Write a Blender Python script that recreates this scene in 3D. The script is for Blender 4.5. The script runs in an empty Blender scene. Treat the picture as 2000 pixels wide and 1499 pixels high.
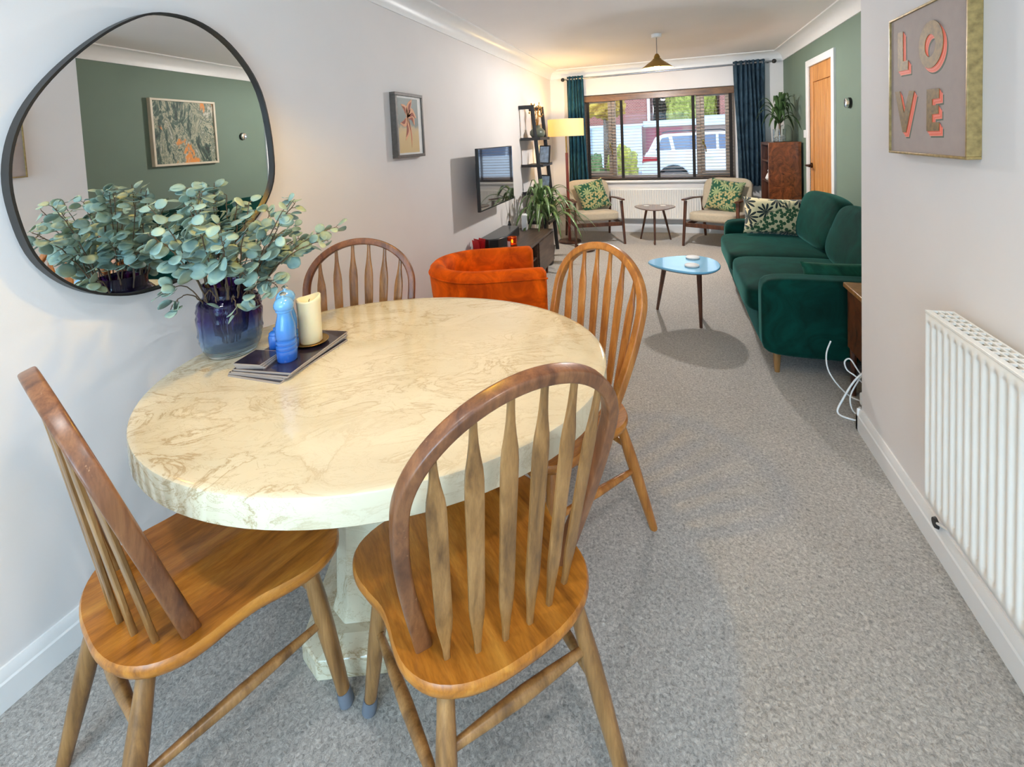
import bpy, bmesh, math, random
from mathutils import Vector, Matrix
from math import sin, cos, pi, radians, sqrt, atan2

sc = bpy.context.scene
COL = sc.collection

# ------------------------------------------------------------------ camera
YAW, PITCH, ROLL = 0.32498, -0.05596, -0.04417
CAM_H, FOC, CX, CY = 1.415, 918.0, 1000.0, 323.17
fwd = Vector((-sin(YAW)*cos(PITCH), cos(YAW)*cos(PITCH), sin(PITCH)))
rgt = Vector((cos(YAW), sin(YAW), 0))
up = rgt.cross(fwd)
rgt2 = rgt*cos(ROLL) + up*sin(ROLL)
up2 = -rgt*sin(ROLL) + up*cos(ROLL)
cd = bpy.data.cameras.new('camera')
cam = bpy.data.objects.new('camera', cd)
COL.objects.link(cam)
m = Matrix((rgt2, up2, -fwd)).transposed().to_4x4()
m.translation = Vector((0, 0, CAM_H))
cam.matrix_world = m
cd.sensor_fit = 'HORIZONTAL'
cd.sensor_width = 36.0
cd.lens = FOC/2000*36.0
cd.shift_x = (1000-CX)/2000
cd.shift_y = -(749.5-CY)/2000
cd.clip_start = 0.05
cd.clip_end = 200
sc.camera = cam

# ------------------------------------------------------------------ world, light, exposure
vs = sc.view_settings
vs.view_transform = 'Standard'; vs.look = 'None'; vs.gamma = 1; vs.use_curve_mapping = False
vs.exposure = 0.92
sc.cycles.max_bounces = 10
sc.cycles.diffuse_bounces = 5
sc.cycles.glossy_bounces = 5
sc.cycles.transmission_bounces = 10
sc.cycles.transparent_max_bounces = 12
sc.cycles.use_denoising = True
sc.cycles.sample_clamp_indirect = 6

w = bpy.data.worlds.new('overcast_sky'); sc.world = w; w.use_nodes = True
nt = w.node_tree
bg = nt.nodes['Background']
tc = nt.nodes.new('ShaderNodeTexCoord'); sx = nt.nodes.new('ShaderNodeSeparateXYZ')
cr = nt.nodes.new('ShaderNodeValToRGB')
cr.color_ramp.elements[0].position = 0.0; cr.color_ramp.elements[0].color = (0.80, 0.90, 1.0, 1)
cr.color_ramp.elements[1].position = 0.6; cr.color_ramp.elements[1].color = (0.55, 0.72, 1.0, 1)
nt.links.new(tc.outputs['Generated'], sx.inputs[0]); nt.links.new(sx.outputs['Z'], cr.inputs[0])
nt.links.new(cr.outputs[0], bg.inputs['Color'])
bg.inputs['Strength'].default_value = 1.75

def area(name, loc, rot, sx_, sy_, power, col):
    l = bpy.data.lights.new(name, 'AREA'); l.shape = 'RECTANGLE'; l.size = sx_; l.size_y = sy_
    l.energy = power; l.color = col
    o = bpy.data.objects.new(name, l); o.location = loc; o.rotation_euler = rot; COL.objects.link(o); return o
def bulb(name, loc, power, col, r=0.03):
    l = bpy.data.lights.new(name, 'POINT'); l.energy = power; l.color = col; l.shadow_soft_size = r
    o = bpy.data.objects.new(name, l); o.location = loc; COL.objects.link(o); return o
# daylight standing outside the glazed doors behind the camera, and outside the front window
area('daylight_rear', (-0.42, -3.80, 1.12), (radians(90), 0, 0), 2.3, 2.1, 80, (0.34, 0.70, 1.0))
DINE = (-0.80, 1.28, 2.13)      # dining pendant bulb, above the frame
bulb('dining_pendant_light', DINE, 16.5, (1.0, 0.61, 0.05), 0.035)
FARP = (-0.10, 5.0, 2.075)
bulb('lounge_pendant_light', (FARP[0], FARP[1], 2.085), 69, (1.0, 0.97, 0.95), 0.045)
FL = (-1.30, 6.15)
bulb('floor_lamp_light', (FL[0], FL[1], 1.53), 11, (1.0, 0.66, 0.24), 0.03)

FILL = [(-1.0, .05), (.3, .05), (-1.0, -1.7), (.3, -1.7)]      # fill lamps added at the ceiling out of view, to brighten the near room
for i_, (dx_, dy_) in enumerate(FILL):
    o_ = area('fill_lamp', (dx_, dy_, 2.385), (0, 0, 0), .1, .1, (3.6, 5.6, 3.0, 3.6)[i_], (1.0, .96, .93)); o_.data.shape = 'DISK'; o_.data.spread = radians(150)
# ------------------------------------------------------------------ materials
MATS = {}
def new_mat(name):
    mt = bpy.data.materials.new(name); mt.use_nodes = True
    return mt, mt.node_tree.nodes, mt.node_tree.links, mt.node_tree.nodes['Principled BSDF']
def S(b, **k):
    for n, v in k.items():
        n = {'base': 'Base Color', 'rough': 'Roughness', 'metal': 'Metallic', 'trans': 'Transmission Weight', 'ior': 'IOR',
             'coat': 'Coat Weight', 'coatr': 'Coat Roughness', 'sheen': 'Sheen Weight', 'sheenr': 'Sheen Roughness', 'sheent': 'Sheen Tint',
             'spec': 'Specular IOR Level', 'em': 'Emission Color', 'ems': 'Emission Strength', 'alpha': 'Alpha', 'sss': 'Subsurface Weight'}[n]
        if isinstance(v, tuple) and len(v) == 3: v = (*v, 1)
        b.inputs[n].default_value = v
def c255(r, g, b):
    f = lambda v: (v/255/12.92) if v/255 <= .04045 else ((v/255+.055)/1.055)**2.4
    return (f(r), f(g), f(b))
def coords(N, L, kind='Object', scale=(1, 1, 1), rot=(0, 0, 0)):
    t = N.new('ShaderNodeTexCoord'); mp = N.new('ShaderNodeMapping')
    mp.inputs['Scale'].default_value = scale; mp.inputs['Rotation'].default_value = rot
    L.new(t.outputs[kind], mp.inputs[0]); return mp.outputs[0]
def noise(N, L, vec, scale, detail=4, rough=.5, dist=0):
    n = N.new('ShaderNodeTexNoise'); n.inputs['Scale'].default_value = scale; n.inputs['Detail'].default_value = detail
    n.inputs['Roughness'].default_value = rough; n.inputs['Distortion'].default_value = dist
    L.new(vec, n.inputs['Vector']); return n.outputs['Fac']
def ramp(N, L, fac, stops, interp='LINEAR'):
    r = N.new('ShaderNodeValToRGB'); r.color_ramp.interpolation = interp
    e = r.color_ramp.elements
    while len(e) < len(stops): e.new(.5)
    for i, (p, c) in enumerate(stops): e[i].position = p; e[i].color = (*c, 1) if len(c) == 3 else c
    L.new(fac, r.inputs[0]); return r.outputs[0]
def bump(N, L, b, h, strength=.2, dist=.01):
    n = N.new('ShaderNodeBump'); n.inputs['Strength'].default_value = strength; n.inputs['Distance'].default_value = dist
    L.new(h, n.inputs['Height']); L.new(n.outputs[0], b.inputs['Normal'])
def mixc(N, L, f, a, b, mode='MIX'):
    n = N.new('ShaderNodeMix'); n.data_type = 'RGBA'; n.blend_type = mode
    if isinstance(f, (int, float)): n.inputs[0].default_value = f
    else: L.new(f, n.inputs[0])
    for i, v in ((6, a), (7, b)):
        if isinstance(v, tuple): n.inputs[i].default_value = (*v, 1)
        else: L.new(v, n.inputs[i])
    return n.outputs[2]

def plain(name, col, rough=.5, var=.06, nscale=18, bmp=0, bscale=200, **k):
    mt, N, L, b = new_mat(name)
    S(b, rough=rough, **k)
    v = coords(N, L)
    f = noise(N, L, v, nscale, 3)
    c1 = tuple(x*(1-var) for x in col); c2 = tuple(min(1, x*(1+var)) for x in col)
    L.new(ramp(N, L, f, [(.3, c1), (.7, c2)]), b.inputs['Base Color'])
    if bmp: bump(N, L, b, noise(N, L, v, bscale, 3), bmp, .002)
    MATS[name] = mt; return mt
def wood(name, dark, mid, light, rough=.38, scale=(14, 14, 1.6), coat=.15, contrast=1.0, wear=None):
    mt, N, L, b = new_mat(name); S(b, rough=rough, coat=coat, coatr=.25)
    v = coords(N, L, scale=scale)
    n1 = noise(N, L, v, 2.2, 6, .6, .6)
    v2 = coords(N, L, scale=(scale[0]*6, scale[1]*6, scale[2]*1.5))
    n2 = noise(N, L, v2, 3.0, 4, .6)
    c = ramp(N, L, n1, [(.28, dark), (.5, mid), (.74, light)])
    g = ramp(N, L, n2, [(.32, (.62, .58, .55)), (.6, (1, 1, 1))])
    c = mixc(N, L, .55*contrast, c, g, 'MULTIPLY')
    if wear:
        nw = noise(N, L, coords(N, L), 55, 5, .7)
        c = mixc(N, L, ramp(N, L, nw, [(.66, (0, 0, 0)), (.74, (1, 1, 1))]), c, wear)
    L.new(c, b.inputs['Base Color']); bump(N, L, b, n2, .12, .001)
    MATS[name] = mt; return mt
def burr(name, dark, light):
    mt, N, L, b = new_mat(name); S(b, rough=.28, coat=.4, coatr=.12)
    v = coords(N, L, scale=(1, 1, .8))
    n = noise(N, L, v, 9, 7, .65, 2.2)
    L.new(ramp(N, L, n, [(.3, dark), (.5, tuple((a+c)/2 for a, c in zip(dark, light))), (.7, light)]), b.inputs['Base Color'])
    MATS[name] = mt; return mt
def velvet(name, col, hi, rough=.8):
    mt, N, L, b = new_mat(name); S(b, rough=rough, sheen=.26, sheenr=.35, spec=.12)
    b.inputs['Sheen Tint'].default_value = (*hi, 1)
    v = coords(N, L); n = noise(N, L, v, 5, 5, .6, 1.2)
    L.new(ramp(N, L, n, [(.35, tuple(x*.55 for x in col)), (.65, tuple(min(1, x*1.5) for x in col))]), b.inputs['Base Color'])
    bump(N, L, b, noise(N, L, v, 240, 3), .25, .002)
    MATS[name] = mt; return mt

WALL = plain('wall_paint', c255(230, 225, 222), .75, .015, 3, .05, 260)
CEIL = plain('ceiling_paint', c255(240, 236, 234), .85, .015, 2, .05, 200)
TRIM = plain('gloss_white', c255(235, 234, 232), .35, .01)
GREEN = plain('sage_green_paint', c255(112, 130, 115), .7, .03, 3, .05, 260)
PVC = plain('beige_window_frame', c255(196, 176, 156), .4, .04)
RADM = plain('radiator_enamel', c255(238, 236, 230), .3, .01)
BLACK = plain('black_metal', (.012, .012, .012), .4, .2)
BLACKW = plain('black_painted_wood', (.014, .012, .012), .5, .2, 30)
CHROME = plain('chrome', (.8, .8, .8), .12, .02, metal=1.0)
STEEL = plain('brushed_steel', (.35, .36, .38), .3, .05, metal=1.0)
BRASS = plain('aged_brass', c255(150, 120, 60), .35, .15, 40, metal=.8)
OAK = wood('chair_oak', c255(98, 66, 34), c255(146, 104, 58), c255(178, 132, 80), .34, wear=None)
OAKBOW = wood('bow_oak', c255(82, 48, 30), c255(124, 78, 48), c255(158, 106, 66), .34, wear=c255(196, 150, 110))
OAKLIGHT = wood('honey_oak', c255(140, 82, 32), c255(178, 112, 48), c255(206, 140, 70), .3)
SEATW = wood('seat_oak', c255(126, 72, 18), c255(182, 112, 34), c255(208, 142, 56), .33, scale=(12, 2.0, 12))
WALNUT = wood('walnut', c255(48, 26, 16), c255(84, 46, 28), c255(112, 66, 42), .4)
DARKW = wood('dark_stained_wood', c255(52, 38, 30), c255(80, 62, 50), c255(104, 84, 68), .45, scale=(10, 1.5, 10))
DOORW = wood('oak_door', c255(176, 112, 50), c255(208, 142, 72), c255(224, 162, 92), .45, scale=(10, 10, 1), contrast=.5)
BLINDW = wood('blind_wood', c255(90, 60, 34), c255(128, 88, 50), c255(152, 108, 62), .4, scale=(1.2, 10, 10))
SLAT = plain('blind_slat', c255(150, 122, 98), .4, .08)
BURR = burr('burr_walnut', c255(38, 17, 9), c255(142, 80, 42))
VELG = velvet('green_velvet', c255(0, 46, 38), (.2, .7, .6))
VELO = velvet('orange_velvet', c255(236, 88, 2), (1.0, .4, .1), .7)
CREAMF = plain('cream_linen', c255(186, 172, 148), .9, .06, 60, .4, 500, sheen=.3)
TEAL = velvet('teal_curtain', c255(36, 78, 96), (.3, .45, .55), .85)
NAVY = velvet('slate_blue_curtain', c255(56, 76, 90), (.3, .45, .55), .85)
LEAFD = plain('dracaena_leaf', c255(52, 78, 40), .4, .35, 25, sss=.0)
STEMB = plain('brown_stem', c255(92, 74, 54), .6, .2, 60)
GLASSC, N, L, b = new_mat('clear_glass'); S(b, base=(.95, .98, .97), rough=.02, trans=1.0, ior=1.3); MATS['clear_glass'] = GLASSC
PAPER = plain('white_card', c255(232, 230, 226), .7, .03)
WAX = plain('ivory_wax', c255(240, 226, 186), .45, .03, 10, sss=.2)
PLASTIC = plain('white_plastic', c255(236, 236, 234), .35, .02)
RED = plain('red_card', c255(190, 24, 34), .5, .1)
STONEW = plain('white_stone', c255(222, 222, 220), .5, .05)

# window pane: thin and colourless
PANE, N, L, b = new_mat('window_pane')
g = N.new('ShaderNodeBsdfGlossy'); g.inputs['Roughness'].default_value = .02; t_ = N.new('ShaderNodeBsdfTransparent'); mx = N.new('ShaderNodeMixShader')
fr = N.new('ShaderNodeFresnel'); fr.inputs[0].default_value = 1.2
L.new(fr.outputs[0], mx.inputs[0]); L.new(t_.outputs[0], mx.inputs[1]); L.new(g.outputs[0], mx.inputs[2]); L.new(mx.outputs[0], N['Material Output'].inputs[0])

MIRROR, N, L, b = new_mat('mirror_glass'); S(b, base=(.86, .87, .86), rough=.0, metal=1.0)

def carpet():
    mt, N, L, b = new_mat('grey_carpet'); S(b, rough=.95, sheen=.25, spec=.1)
    v = coords(N, L)
    f = noise(N, L, v, 105, 6, .78, .8)
    big = noise(N, L, v, 1.6, 4, .6, .5)
    c = ramp(N, L, f, [(.34, c255(136, 131, 125)), (.5, c255(196, 190, 182)), (.64, c255(232, 226, 217))])
    c2 = ramp(N, L, big, [(.3, (.86, .86, .86)), (.7, (1, 1, 1))])
    L.new(mixc(N, L, 1.0, c, c2, 'MULTIPLY'), b.inputs['Base Color'])
    bump(N, L, b, f, .9, .008); return mt
CARPET = carpet()

def marble(name, base, vein, s=1.0, rough=.12):
    mt, N, L, b = new_mat(name); S(b, rough=.07, spec=.6)
    v = coords(N, L, scale=(.8*s, 1.5*s, 1.2*s), rot=(0, 0, radians(24)))
    n1 = noise(N, L, v, 3.2, 9, .62, 1.6)
    n2 = noise(N, L, v, 6.5, 9, .7, 2.4)
    n3 = noise(N, L, v, 1.8, 3, .5, .5)
    lines = ramp(N, L, n1, [(.465, (0, 0, 0)), (.494, (.85, .85, .85)), (.505, (.25, .25, .25)), (.55, (0, 0, 0))])
    lines2 = ramp(N, L, n2, [(.485, (0, 0, 0)), (.497, (.65, .65, .65)), (.509, (0, 0, 0))])
    cloud = mixc(N, L, ramp(N, L, n1, [(.35, (0, 0, 0)), (.7, (.3, .3, .3))]), ramp(N, L, n3, [(.3, tuple(x*.86 for x in base)), (.65, base)]), tuple((a+b_)/2 for a, b_ in zip(base, vein)))
    msk = ramp(N, L, noise(N, L, v, 1.4, 3, .5), [(.38, (.2, .2, .2)), (.62, (.95, .95, .95))])
    lm = N.new('ShaderNodeMath'); lm.operation = 'MULTIPLY'; L.new(lines, lm.inputs[0]); L.new(msk, lm.inputs[1])
    c = mixc(N, L, lm.outputs[0], cloud, vein)
    lm2 = N.new('ShaderNodeMath'); lm2.operation = 'MULTIPLY'; L.new(lines2, lm2.inputs[0]); L.new(msk, lm2.inputs[1])
    c = mixc(N, L, lm2.outputs[0], c, tuple(x*.9 for x in vein))
    L.new(c, b.inputs['Base Color']); MATS[name] = mt; return mt
MARBLE = marble('cream_marble', c255(222, 211, 182), c255(164, 136, 94), 1.35)

def leafmat():
    mt, N, L, b = new_mat('eucalyptus_leaf'); S(b, rough=.55)
    v = coords(N, L); n = noise(N, L, v, 16, 3)
    L.new(ramp(N, L, n, [(.25, c255(84, 112, 104)), (.42, c255(128, 156, 150)), (.58, c255(146, 168, 150)), (.75, c255(186, 192, 152))]), b.inputs['Base Color'])
    return mt
EUC = leafmat()

def vaseglass():
    mt, N, L, b = new_mat('ombre_purple_glass'); S(b, rough=.03, trans=.92, ior=1.38)
    t = N.new('ShaderNodeTexCoord'); s = N.new('ShaderNodeSeparateXYZ'); L.new(t.outputs['Object'], s.inputs[0])
    mr = N.new('ShaderNodeMapRange'); mr.inputs[1].default_value = 0; mr.inputs[2].default_value = .24; L.new(s.outputs['Z'], mr.inputs[0])
    L.new(ramp(N, L, mr.outputs[0], [(.05, c255(205, 226, 236)), (.35, c255(140, 164, 206)), (.55, c255(96, 74, 150)), (.85, c255(54, 26, 92))]), b.inputs['Base Color'])
    return mt
VASEG = vaseglass()
def bluegloss():
    mt, N, L, b = new_mat('blue_stoneware'); S(b, rough=.12, coat=.6, coatr=.03)
    t = N.new('ShaderNodeTexCoord'); s = N.new('ShaderNodeSeparateXYZ'); L.new(t.outputs['Object'], s.inputs[0])
    mr = N.new('ShaderNodeMapRange'); mr.inputs[1].default_value = 0; mr.inputs[2].default_value = .2; L.new(s.outputs['Z'], mr.inputs[0])
    L.new(ramp(N, L, mr.outputs[0], [(.0, c255(40, 96, 190)), (.6, c255(70, 140, 214)), (1, c255(120, 180, 226))]), b.inputs['Base Color'])
    return mt
BLUEG = bluegloss()
def brick(name, c1, c2, mortar, scale=1.0, proj='Y'):
    mt, N, L, b = new_mat(name); S(b, rough=.9)
    t = N.new('ShaderNodeTexCoord'); s = N.new('ShaderNodeSeparateXYZ'); cb = N.new('ShaderNodeCombineXYZ')
    L.new(t.outputs['Object'], s.inputs[0]); L.new(s.outputs['X'], cb.inputs[0]); L.new(s.outputs['Z'], cb.inputs[1])
    k = N.new('ShaderNodeTexBrick'); k.inputs['Scale'].default_value = 4.4*scale; k.inputs['Mortar Size'].default_value = .02
    k.inputs['Color1'].default_value = (*c1, 1); k.inputs['Color2'].default_value = (*c2, 1); k.inputs['Mortar'].default_value = (*mortar, 1)
    L.new(cb.outputs[0], k.inputs['Vector']); L.new(k.outputs['Color'], b.inputs['Base Color']); return mt
BRICK = brick('red_brick', c255(146, 84, 74), c255(170, 104, 90), c255(178, 160, 150))
def foliage(name, a, c, sc_=6):
    mt, N, L, b = new_mat(name); S(b, rough=.8)
    n = noise(N, L, coords(N, L), sc_, 6, .7)
    L.new(ramp(N, L, n, [(.35, a), (.62, c)]), b.inputs['Base Color']); bump(N, L, b, n, .8, .1); return mt
HEDGE = foliage('conifer_foliage', c255(96, 108, 40), c255(190, 196, 96))
DKTREE = foliage('dark_foliage', c255(50, 54, 44), c255(104, 104, 84))
BUSHM = foliage('bush_foliage', c255(84, 116, 60), c255(206, 200, 90))
AUTUMN = foliage('autumn_foliage', c255(150, 110, 50), c255(214, 184, 80))
def leafcushion(name, ground, a, c, sc_=9, petals=7):
    """starburst sprigs scattered over a plain ground"""
    mt, N, L, b = new_mat(name); S(b, rough=.85, sheen=.3)
    v = coords(N, L); s1 = N.new('ShaderNodeSeparateXYZ'); L.new(v, s1.inputs[0])
    cb = N.new('ShaderNodeCombineXYZ'); L.new(s1.outputs['X'], cb.inputs[0]); L.new(s1.outputs['Z'], cb.inputs[1])
    def M_(op, x, y=None):
        n = N.new('ShaderNodeMath'); n.operation = op
        for i, q in enumerate((x, y)):
            if q is None: continue
            if isinstance(q, (int, float)): n.inputs[i].default_value = q
            else: L.new(q, n.inputs[i])
        return n.outputs[0]
    def burst(k, pn, size, wid):
        vo = N.new('ShaderNodeTexVoronoi'); vo.voronoi_dimensions = '2D'; vo.feature = 'F1'; vo.inputs['Scale'].default_value = k; vo.inputs['Randomness'].default_value = .8
        L.new(cb.outputs[0], vo.inputs['Vector'])
        d = N.new('ShaderNodeVectorMath'); d.operation = 'SUBTRACT'; L.new(cb.outputs[0], d.inputs[0]); L.new(vo.outputs['Position'], d.inputs[1])
        s2 = N.new('ShaderNodeSeparateXYZ'); L.new(d.outputs[0], s2.inputs[0])
        r = M_('MULTIPLY', M_('SQRT', M_('ADD', M_('MULTIPLY', s2.outputs[0], s2.outputs[0]), M_('MULTIPLY', s2.outputs[1], s2.outputs[1]))), k)
        ang = M_('ARCTAN2', s2.outputs[1], s2.outputs[0])
        pet = M_('POWER', M_('ABSOLUTE', M_('COSINE', M_('MULTIPLY', ang, pn/2))), wid)
        return M_('LESS_THAN', r, M_('MULTIPLY', pet, size)), vo.outputs['Color']
    m1, _ = burst(sc_, petals, .56, .8)
    m2, _ = burst(sc_*2.3, 3, .55, .5)
    zone = ramp(N, L, noise(N, L, v, sc_*.45, 2), [(.49, (0, 0, 0)), (.53, (1, 1, 1))])
    x = mixc(N, L, m2, ground, c); y = mixc(N, L, m1, ground, a)
    L.new(mixc(N, L, zone, y, x), b.inputs['Base Color']); return mt
CUSHG = leafcushion('green_leaf_print', c255(8, 78, 54), c255(150, 164, 116), c255(170, 160, 110), 8, 9)
CUSHC = leafcushion('cream_botanical_print', c255(222, 206, 160), c255(18, 34, 34), c255(48, 86, 52), 7.5, 10)

# ------------------------------------------------------------------ mesh helpers
class MB:
    def __init__(s): s.bm = bmesh.new()
    def face(s, pts):
        vs_ = [s.bm.verts.new(p) for p in pts]; return s.bm.faces.new(vs_)
    def box(s, x0, x1, y0, y1, z0, z1, M=None):
        c = [Vector(p) for p in ((x0,y0,z0),(x1,y0,z0),(x1,y1,z0),(x0,y1,z0),(x0,y0,z1),(x1,y0,z1),(x1,y1,z1),(x0,y1,z1))]
        if M: c = [M @ p for p in c]
        v = [s.bm.verts.new(p) for p in c]
        for f in ((0,3,2,1),(4,5,6,7),(0,1,5,4),(1,2,6,5),(2,3,7,6),(3,0,4,7)): s.bm.faces.new([v[i] for i in f])
        return s
    def rings(s, rings, cap=True, closed=False):
        R = [[s.bm.verts.new(p) for p in r] for r in rings]; n = len(R[0])
        m_ = len(R) if closed else len(R)-1
        for i in range(m_):
            A, B = R[i], R[(i+1) % len(R)]
            for j in range(n): s.bm.faces.new((A[j], A[(j+1) % n], B[(j+1) % n], B[j]))
        if cap and not closed:
            s.bm.faces.new(list(reversed(R[0]))); s.bm.faces.new(R[-1])
        return s
    def tube(s, pts, r, n=12, cap=True, closed=False):
        pts = [Vector(p) for p in pts]; rr = r if isinstance(r, (list, tuple)) else [r]*len(pts)
        rings = []; prev = None
        for i, p in enumerate(pts):
            if closed: t = pts[(i+1) % len(pts)]-pts[i-1]
            else: t = (pts[min(i+1, len(pts)-1)]-pts[max(i-1, 0)])
            t.normalize()
            if prev is None:
                a = Vector((0, 0, 1)) if abs(t.z) < .9 else Vector((1, 0, 0)); u = t.cross(a).normalized()
            else: u = (prev-t*prev.dot(t)).normalized()
            prev = u; v = t.cross(u)
            rings.append([p+(u*cos(2*pi*k/n)+v*sin(2*pi*k/n))*rr[i] for k in range(n)])
        return s.rings(rings, cap, closed)
    def sweep(s, pts, secs, nrm, n=16, k=4, cap=True):
        """pts swept with a superellipse section; secs = (half width across, half thickness along nrm)"""
        pts = [Vector(p) for p in pts]; nrm = Vector(nrm).normalized(); rings = []
        for i, p in enumerate(pts):
            t = (pts[min(i+1, len(pts)-1)]-pts[max(i-1, 0)]).normalized()
            nn = (nrm-t*nrm.dot(t)).normalized(); u = nn.cross(t)
            a, b_ = secs[i] if isinstance(secs, list) else secs
            r = []
            for j in range(n):
                th = 2*pi*(j+.5)/n; c, d = cos(th), sin(th)
                r.append(p+u*a*math.copysign(abs(c)**(2/k), c)+nn*b_*math.copysign(abs(d)**(2/k), d))
            rings.append(r)
        return s.rings(rings, cap)
    def lathe(s, prof, n=24, c=(0, 0, 0), cap=True):
        c = Vector(c)
        return s.rings([[c+Vector((r*cos(2*pi*k/n), r*sin(2*pi*k/n), z)) for k in range(n)] for r, z in prof], cap)
    def prism(s, out, h0, h1, f=None, taper=0):
        f = f or (lambda a, b, h: (a, b, h))
        A = [s.bm.verts.new(f(a, b, h0)) for a, b in out]; B = [s.bm.verts.new(f(a, b, h1)) for a, b in out]
        n = len(out)
        for i in range(n): s.bm.faces.new((A[i], A[(i+1) % n], B[(i+1) % n], B[i]))
        s.bm.faces.new(list(reversed(A))); s.bm.faces.new(B); return s
    def grid(s, F, nu, nv, closeu=False):
        V = [[s.bm.verts.new(F(i/nu, j/nv)) for j in range(nv+1)] for i in range(nu+(0 if closeu else 1))]
        for i in range(nu):
            A = V[i]; B = V[(i+1) % len(V)]
            for j in range(nv): s.bm.faces.new((A[j], B[j], B[j+1], A[j+1]))
        return s
    def cushion(s, c, h, k=6, M=None, n=10, kz=None, warp=None):
        c = Vector(c); done = {}
        def vert(p):
            key = tuple(round(x, 5) for x in p)
            if key not in done:
                q = [abs(x)**k for x in p]; f = sum(q)**(1/k); v = Vector(p)/f
                v = Vector((v.x*h[0], v.y*h[1], v.z*h[2]))
                if warp: v = warp(v)
                if M: v = M @ v
                done[key] = s.bm.verts.new(c+v)
            return done[key]
        g = [-1+2*i/n for i in range(n+1)]
        for ax in range(3):
            for sg in (-1, 1):
                for i in range(n):
                    for j in range(n):
                        ps = []
                        for a, b_ in ((i, j), (i+1, j), (i+1, j+1), (i, j+1)):
                            p = [0, 0, 0]; p[ax] = sg; p[(ax+1) % 3] = g[a]; p[(ax+2) % 3] = g[b_]; ps.append(vert(p))
                        if sg < 0: ps.reverse()
                        s.bm.faces.new(ps)
        return s

def thing(name, label, cat, loc=(0, 0, 0), rz=0, group=None, kind=None):
    o = bpy.data.objects.new(name, None); COL.objects.link(o)
    o.location = loc; o.rotation_euler = (0, 0, rz); o.empty_display_size = .05
    if label: o['label'] = label
    if cat: o['category'] = cat
    if group: o['group'] = group
    if kind: o['kind'] = kind
    return o
def part(name, mb, mat, parent=None, world=False, bevel=0, smooth=35, seg=2, label=None, solid=0, sub=0):
    bm = mb.bm
    bmesh.ops.recalc_face_normals(bm, faces=bm.faces)
    if world and parent:
        top = parent
        chain = []
        while top: chain.append(top); top = top.parent
        M = Matrix.Identity(4)
        for o_ in reversed(chain): M = M @ (Matrix.Translation(o_.location) @ o_.rotation_euler.to_matrix().to_4x4())
        bmesh.ops.transform(bm, matrix=M.inverted(), verts=bm.verts)
    me = bpy.data.meshes.new(name); bm.to_mesh(me); bm.free()
    me.materials.append(mat)
    if smooth:
        me.shade_smooth(); me.set_sharp_from_angle(angle=radians(smooth))
    o = bpy.data.objects.new(name, me); COL.objects.link(o)
    if parent: o.parent = parent
    if sub:
        md = o.modifiers.new('sub', 'SUBSURF'); md.levels = sub; md.render_levels = sub
    if solid:
        md = o.modifiers.new('solid', 'SOLIDIFY'); md.thickness = solid; md.offset = 0
    if bevel:
        md = o.modifiers.new('bevel', 'BEVEL'); md.width = bevel; md.segments = seg; md.limit_method = 'ANGLE'; md.angle_limit = radians(40)
    if label: o['label'] = label
    return o
def tag(o, label, cat, group=None, kind=None):
    if label: o['label'] = label
    if cat: o['category'] = cat
    if group: o['group'] = group
    if kind: o['kind'] = kind
    return o
def single(name, mb, mat, label, cat, loc=(0, 0, 0), rz=0, group=None, world=False, kind=None, **k):
    """a thing that is one mesh; with world=True the mesh is given in room coordinates, origin moved to loc"""
    if world:
        bmesh.ops.transform(mb.bm, matrix=(Matrix.Translation(loc) @ Matrix.Rotation(rz, 4, 'Z')).inverted(), verts=mb.bm.verts)
    o = part(name, mb, mat, **k); o.location = loc; o.rotation_euler = (0, 0, rz)
    return tag(o, label, cat, group, kind)
def struct(name, mb, mat, **k):
    o = part(name, mb, mat, **k); o['kind'] = 'structure'; return o
def copy_tree(o, parent=None):
    c = o.copy(); COL.objects.link(c); c.parent = parent
    for ch in list(o.children): copy_tree(ch, c)
    return c
def Rz(a): return Matrix.Rotation(a, 4, 'Z')
def T(*v): return Matrix.Translation(v)

# ------------------------------------------------------------------ room shell
XL, XN, XG, YN, YF, YB, ZC = -1.676, .809, 1.413, 2.48, 6.93, -3.60, 2.40
WX0, WX1, WZ0, WZ1 = -1.24, .84, .75, 2.0         # front window opening
struct('floor', MB().box(XL-.15, XG+.15, YB-.1, YF+.3, -.1, 0), CARPET, smooth=0)
struct('ceiling', MB().box(XL-.15, XG+.15, YB-.1, YF+.3, ZC, ZC+.1), CEIL, smooth=0)
struct('wall_left', MB().box(XL-.15, XL, YB-.1, YF+.3, 0, ZC), WALL, smooth=0)
mb = MB(); mb.box(XL, WX0, YF, YF+.3, 0, ZC); mb.box(WX1, XG, YF, YF+.3, 0, ZC); mb.box(WX0, WX1, YF, YF+.3, 0, WZ0); mb.box(WX0, WX1, YF, YF+.3, WZ1, ZC)
struct('wall_front', mb, WALL, smooth=0)
DY0, DY1, DZ = 4.98, 5.74, 2.03                    # interior door in green wall
mb = MB(); mb.box(XG, XG+.12, YN, DY0, 0, ZC); mb.box(XG, XG+.12, DY1, YF, 0, ZC); mb.box(XG, XG+.12, DY0, DY1, DZ, ZC)
struct('wall_right', mb, GREEN, smooth=0)
struct('wall_dining', MB().box(XN, XG+.12, YB, YN, 0, ZC), WALL, smooth=0)
RX0, RX1, RZ = -1.62, .75, 2.2                    # glazed door opening behind the camera
mb = MB(); mb.box(XL, RX0, YB-.15, YB, 0, ZC); mb.box(RX1, XG, YB-.15, YB, 0, ZC); mb.box(RX0, RX1, YB-.15, YB, RZ, ZC)
struct('wall_back', mb, WALL, smooth=0)
d = thing('door_2', None, None, ((RX0+RX1)/2, YB-.08, 0), kind='structure')
mb = MB()
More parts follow.
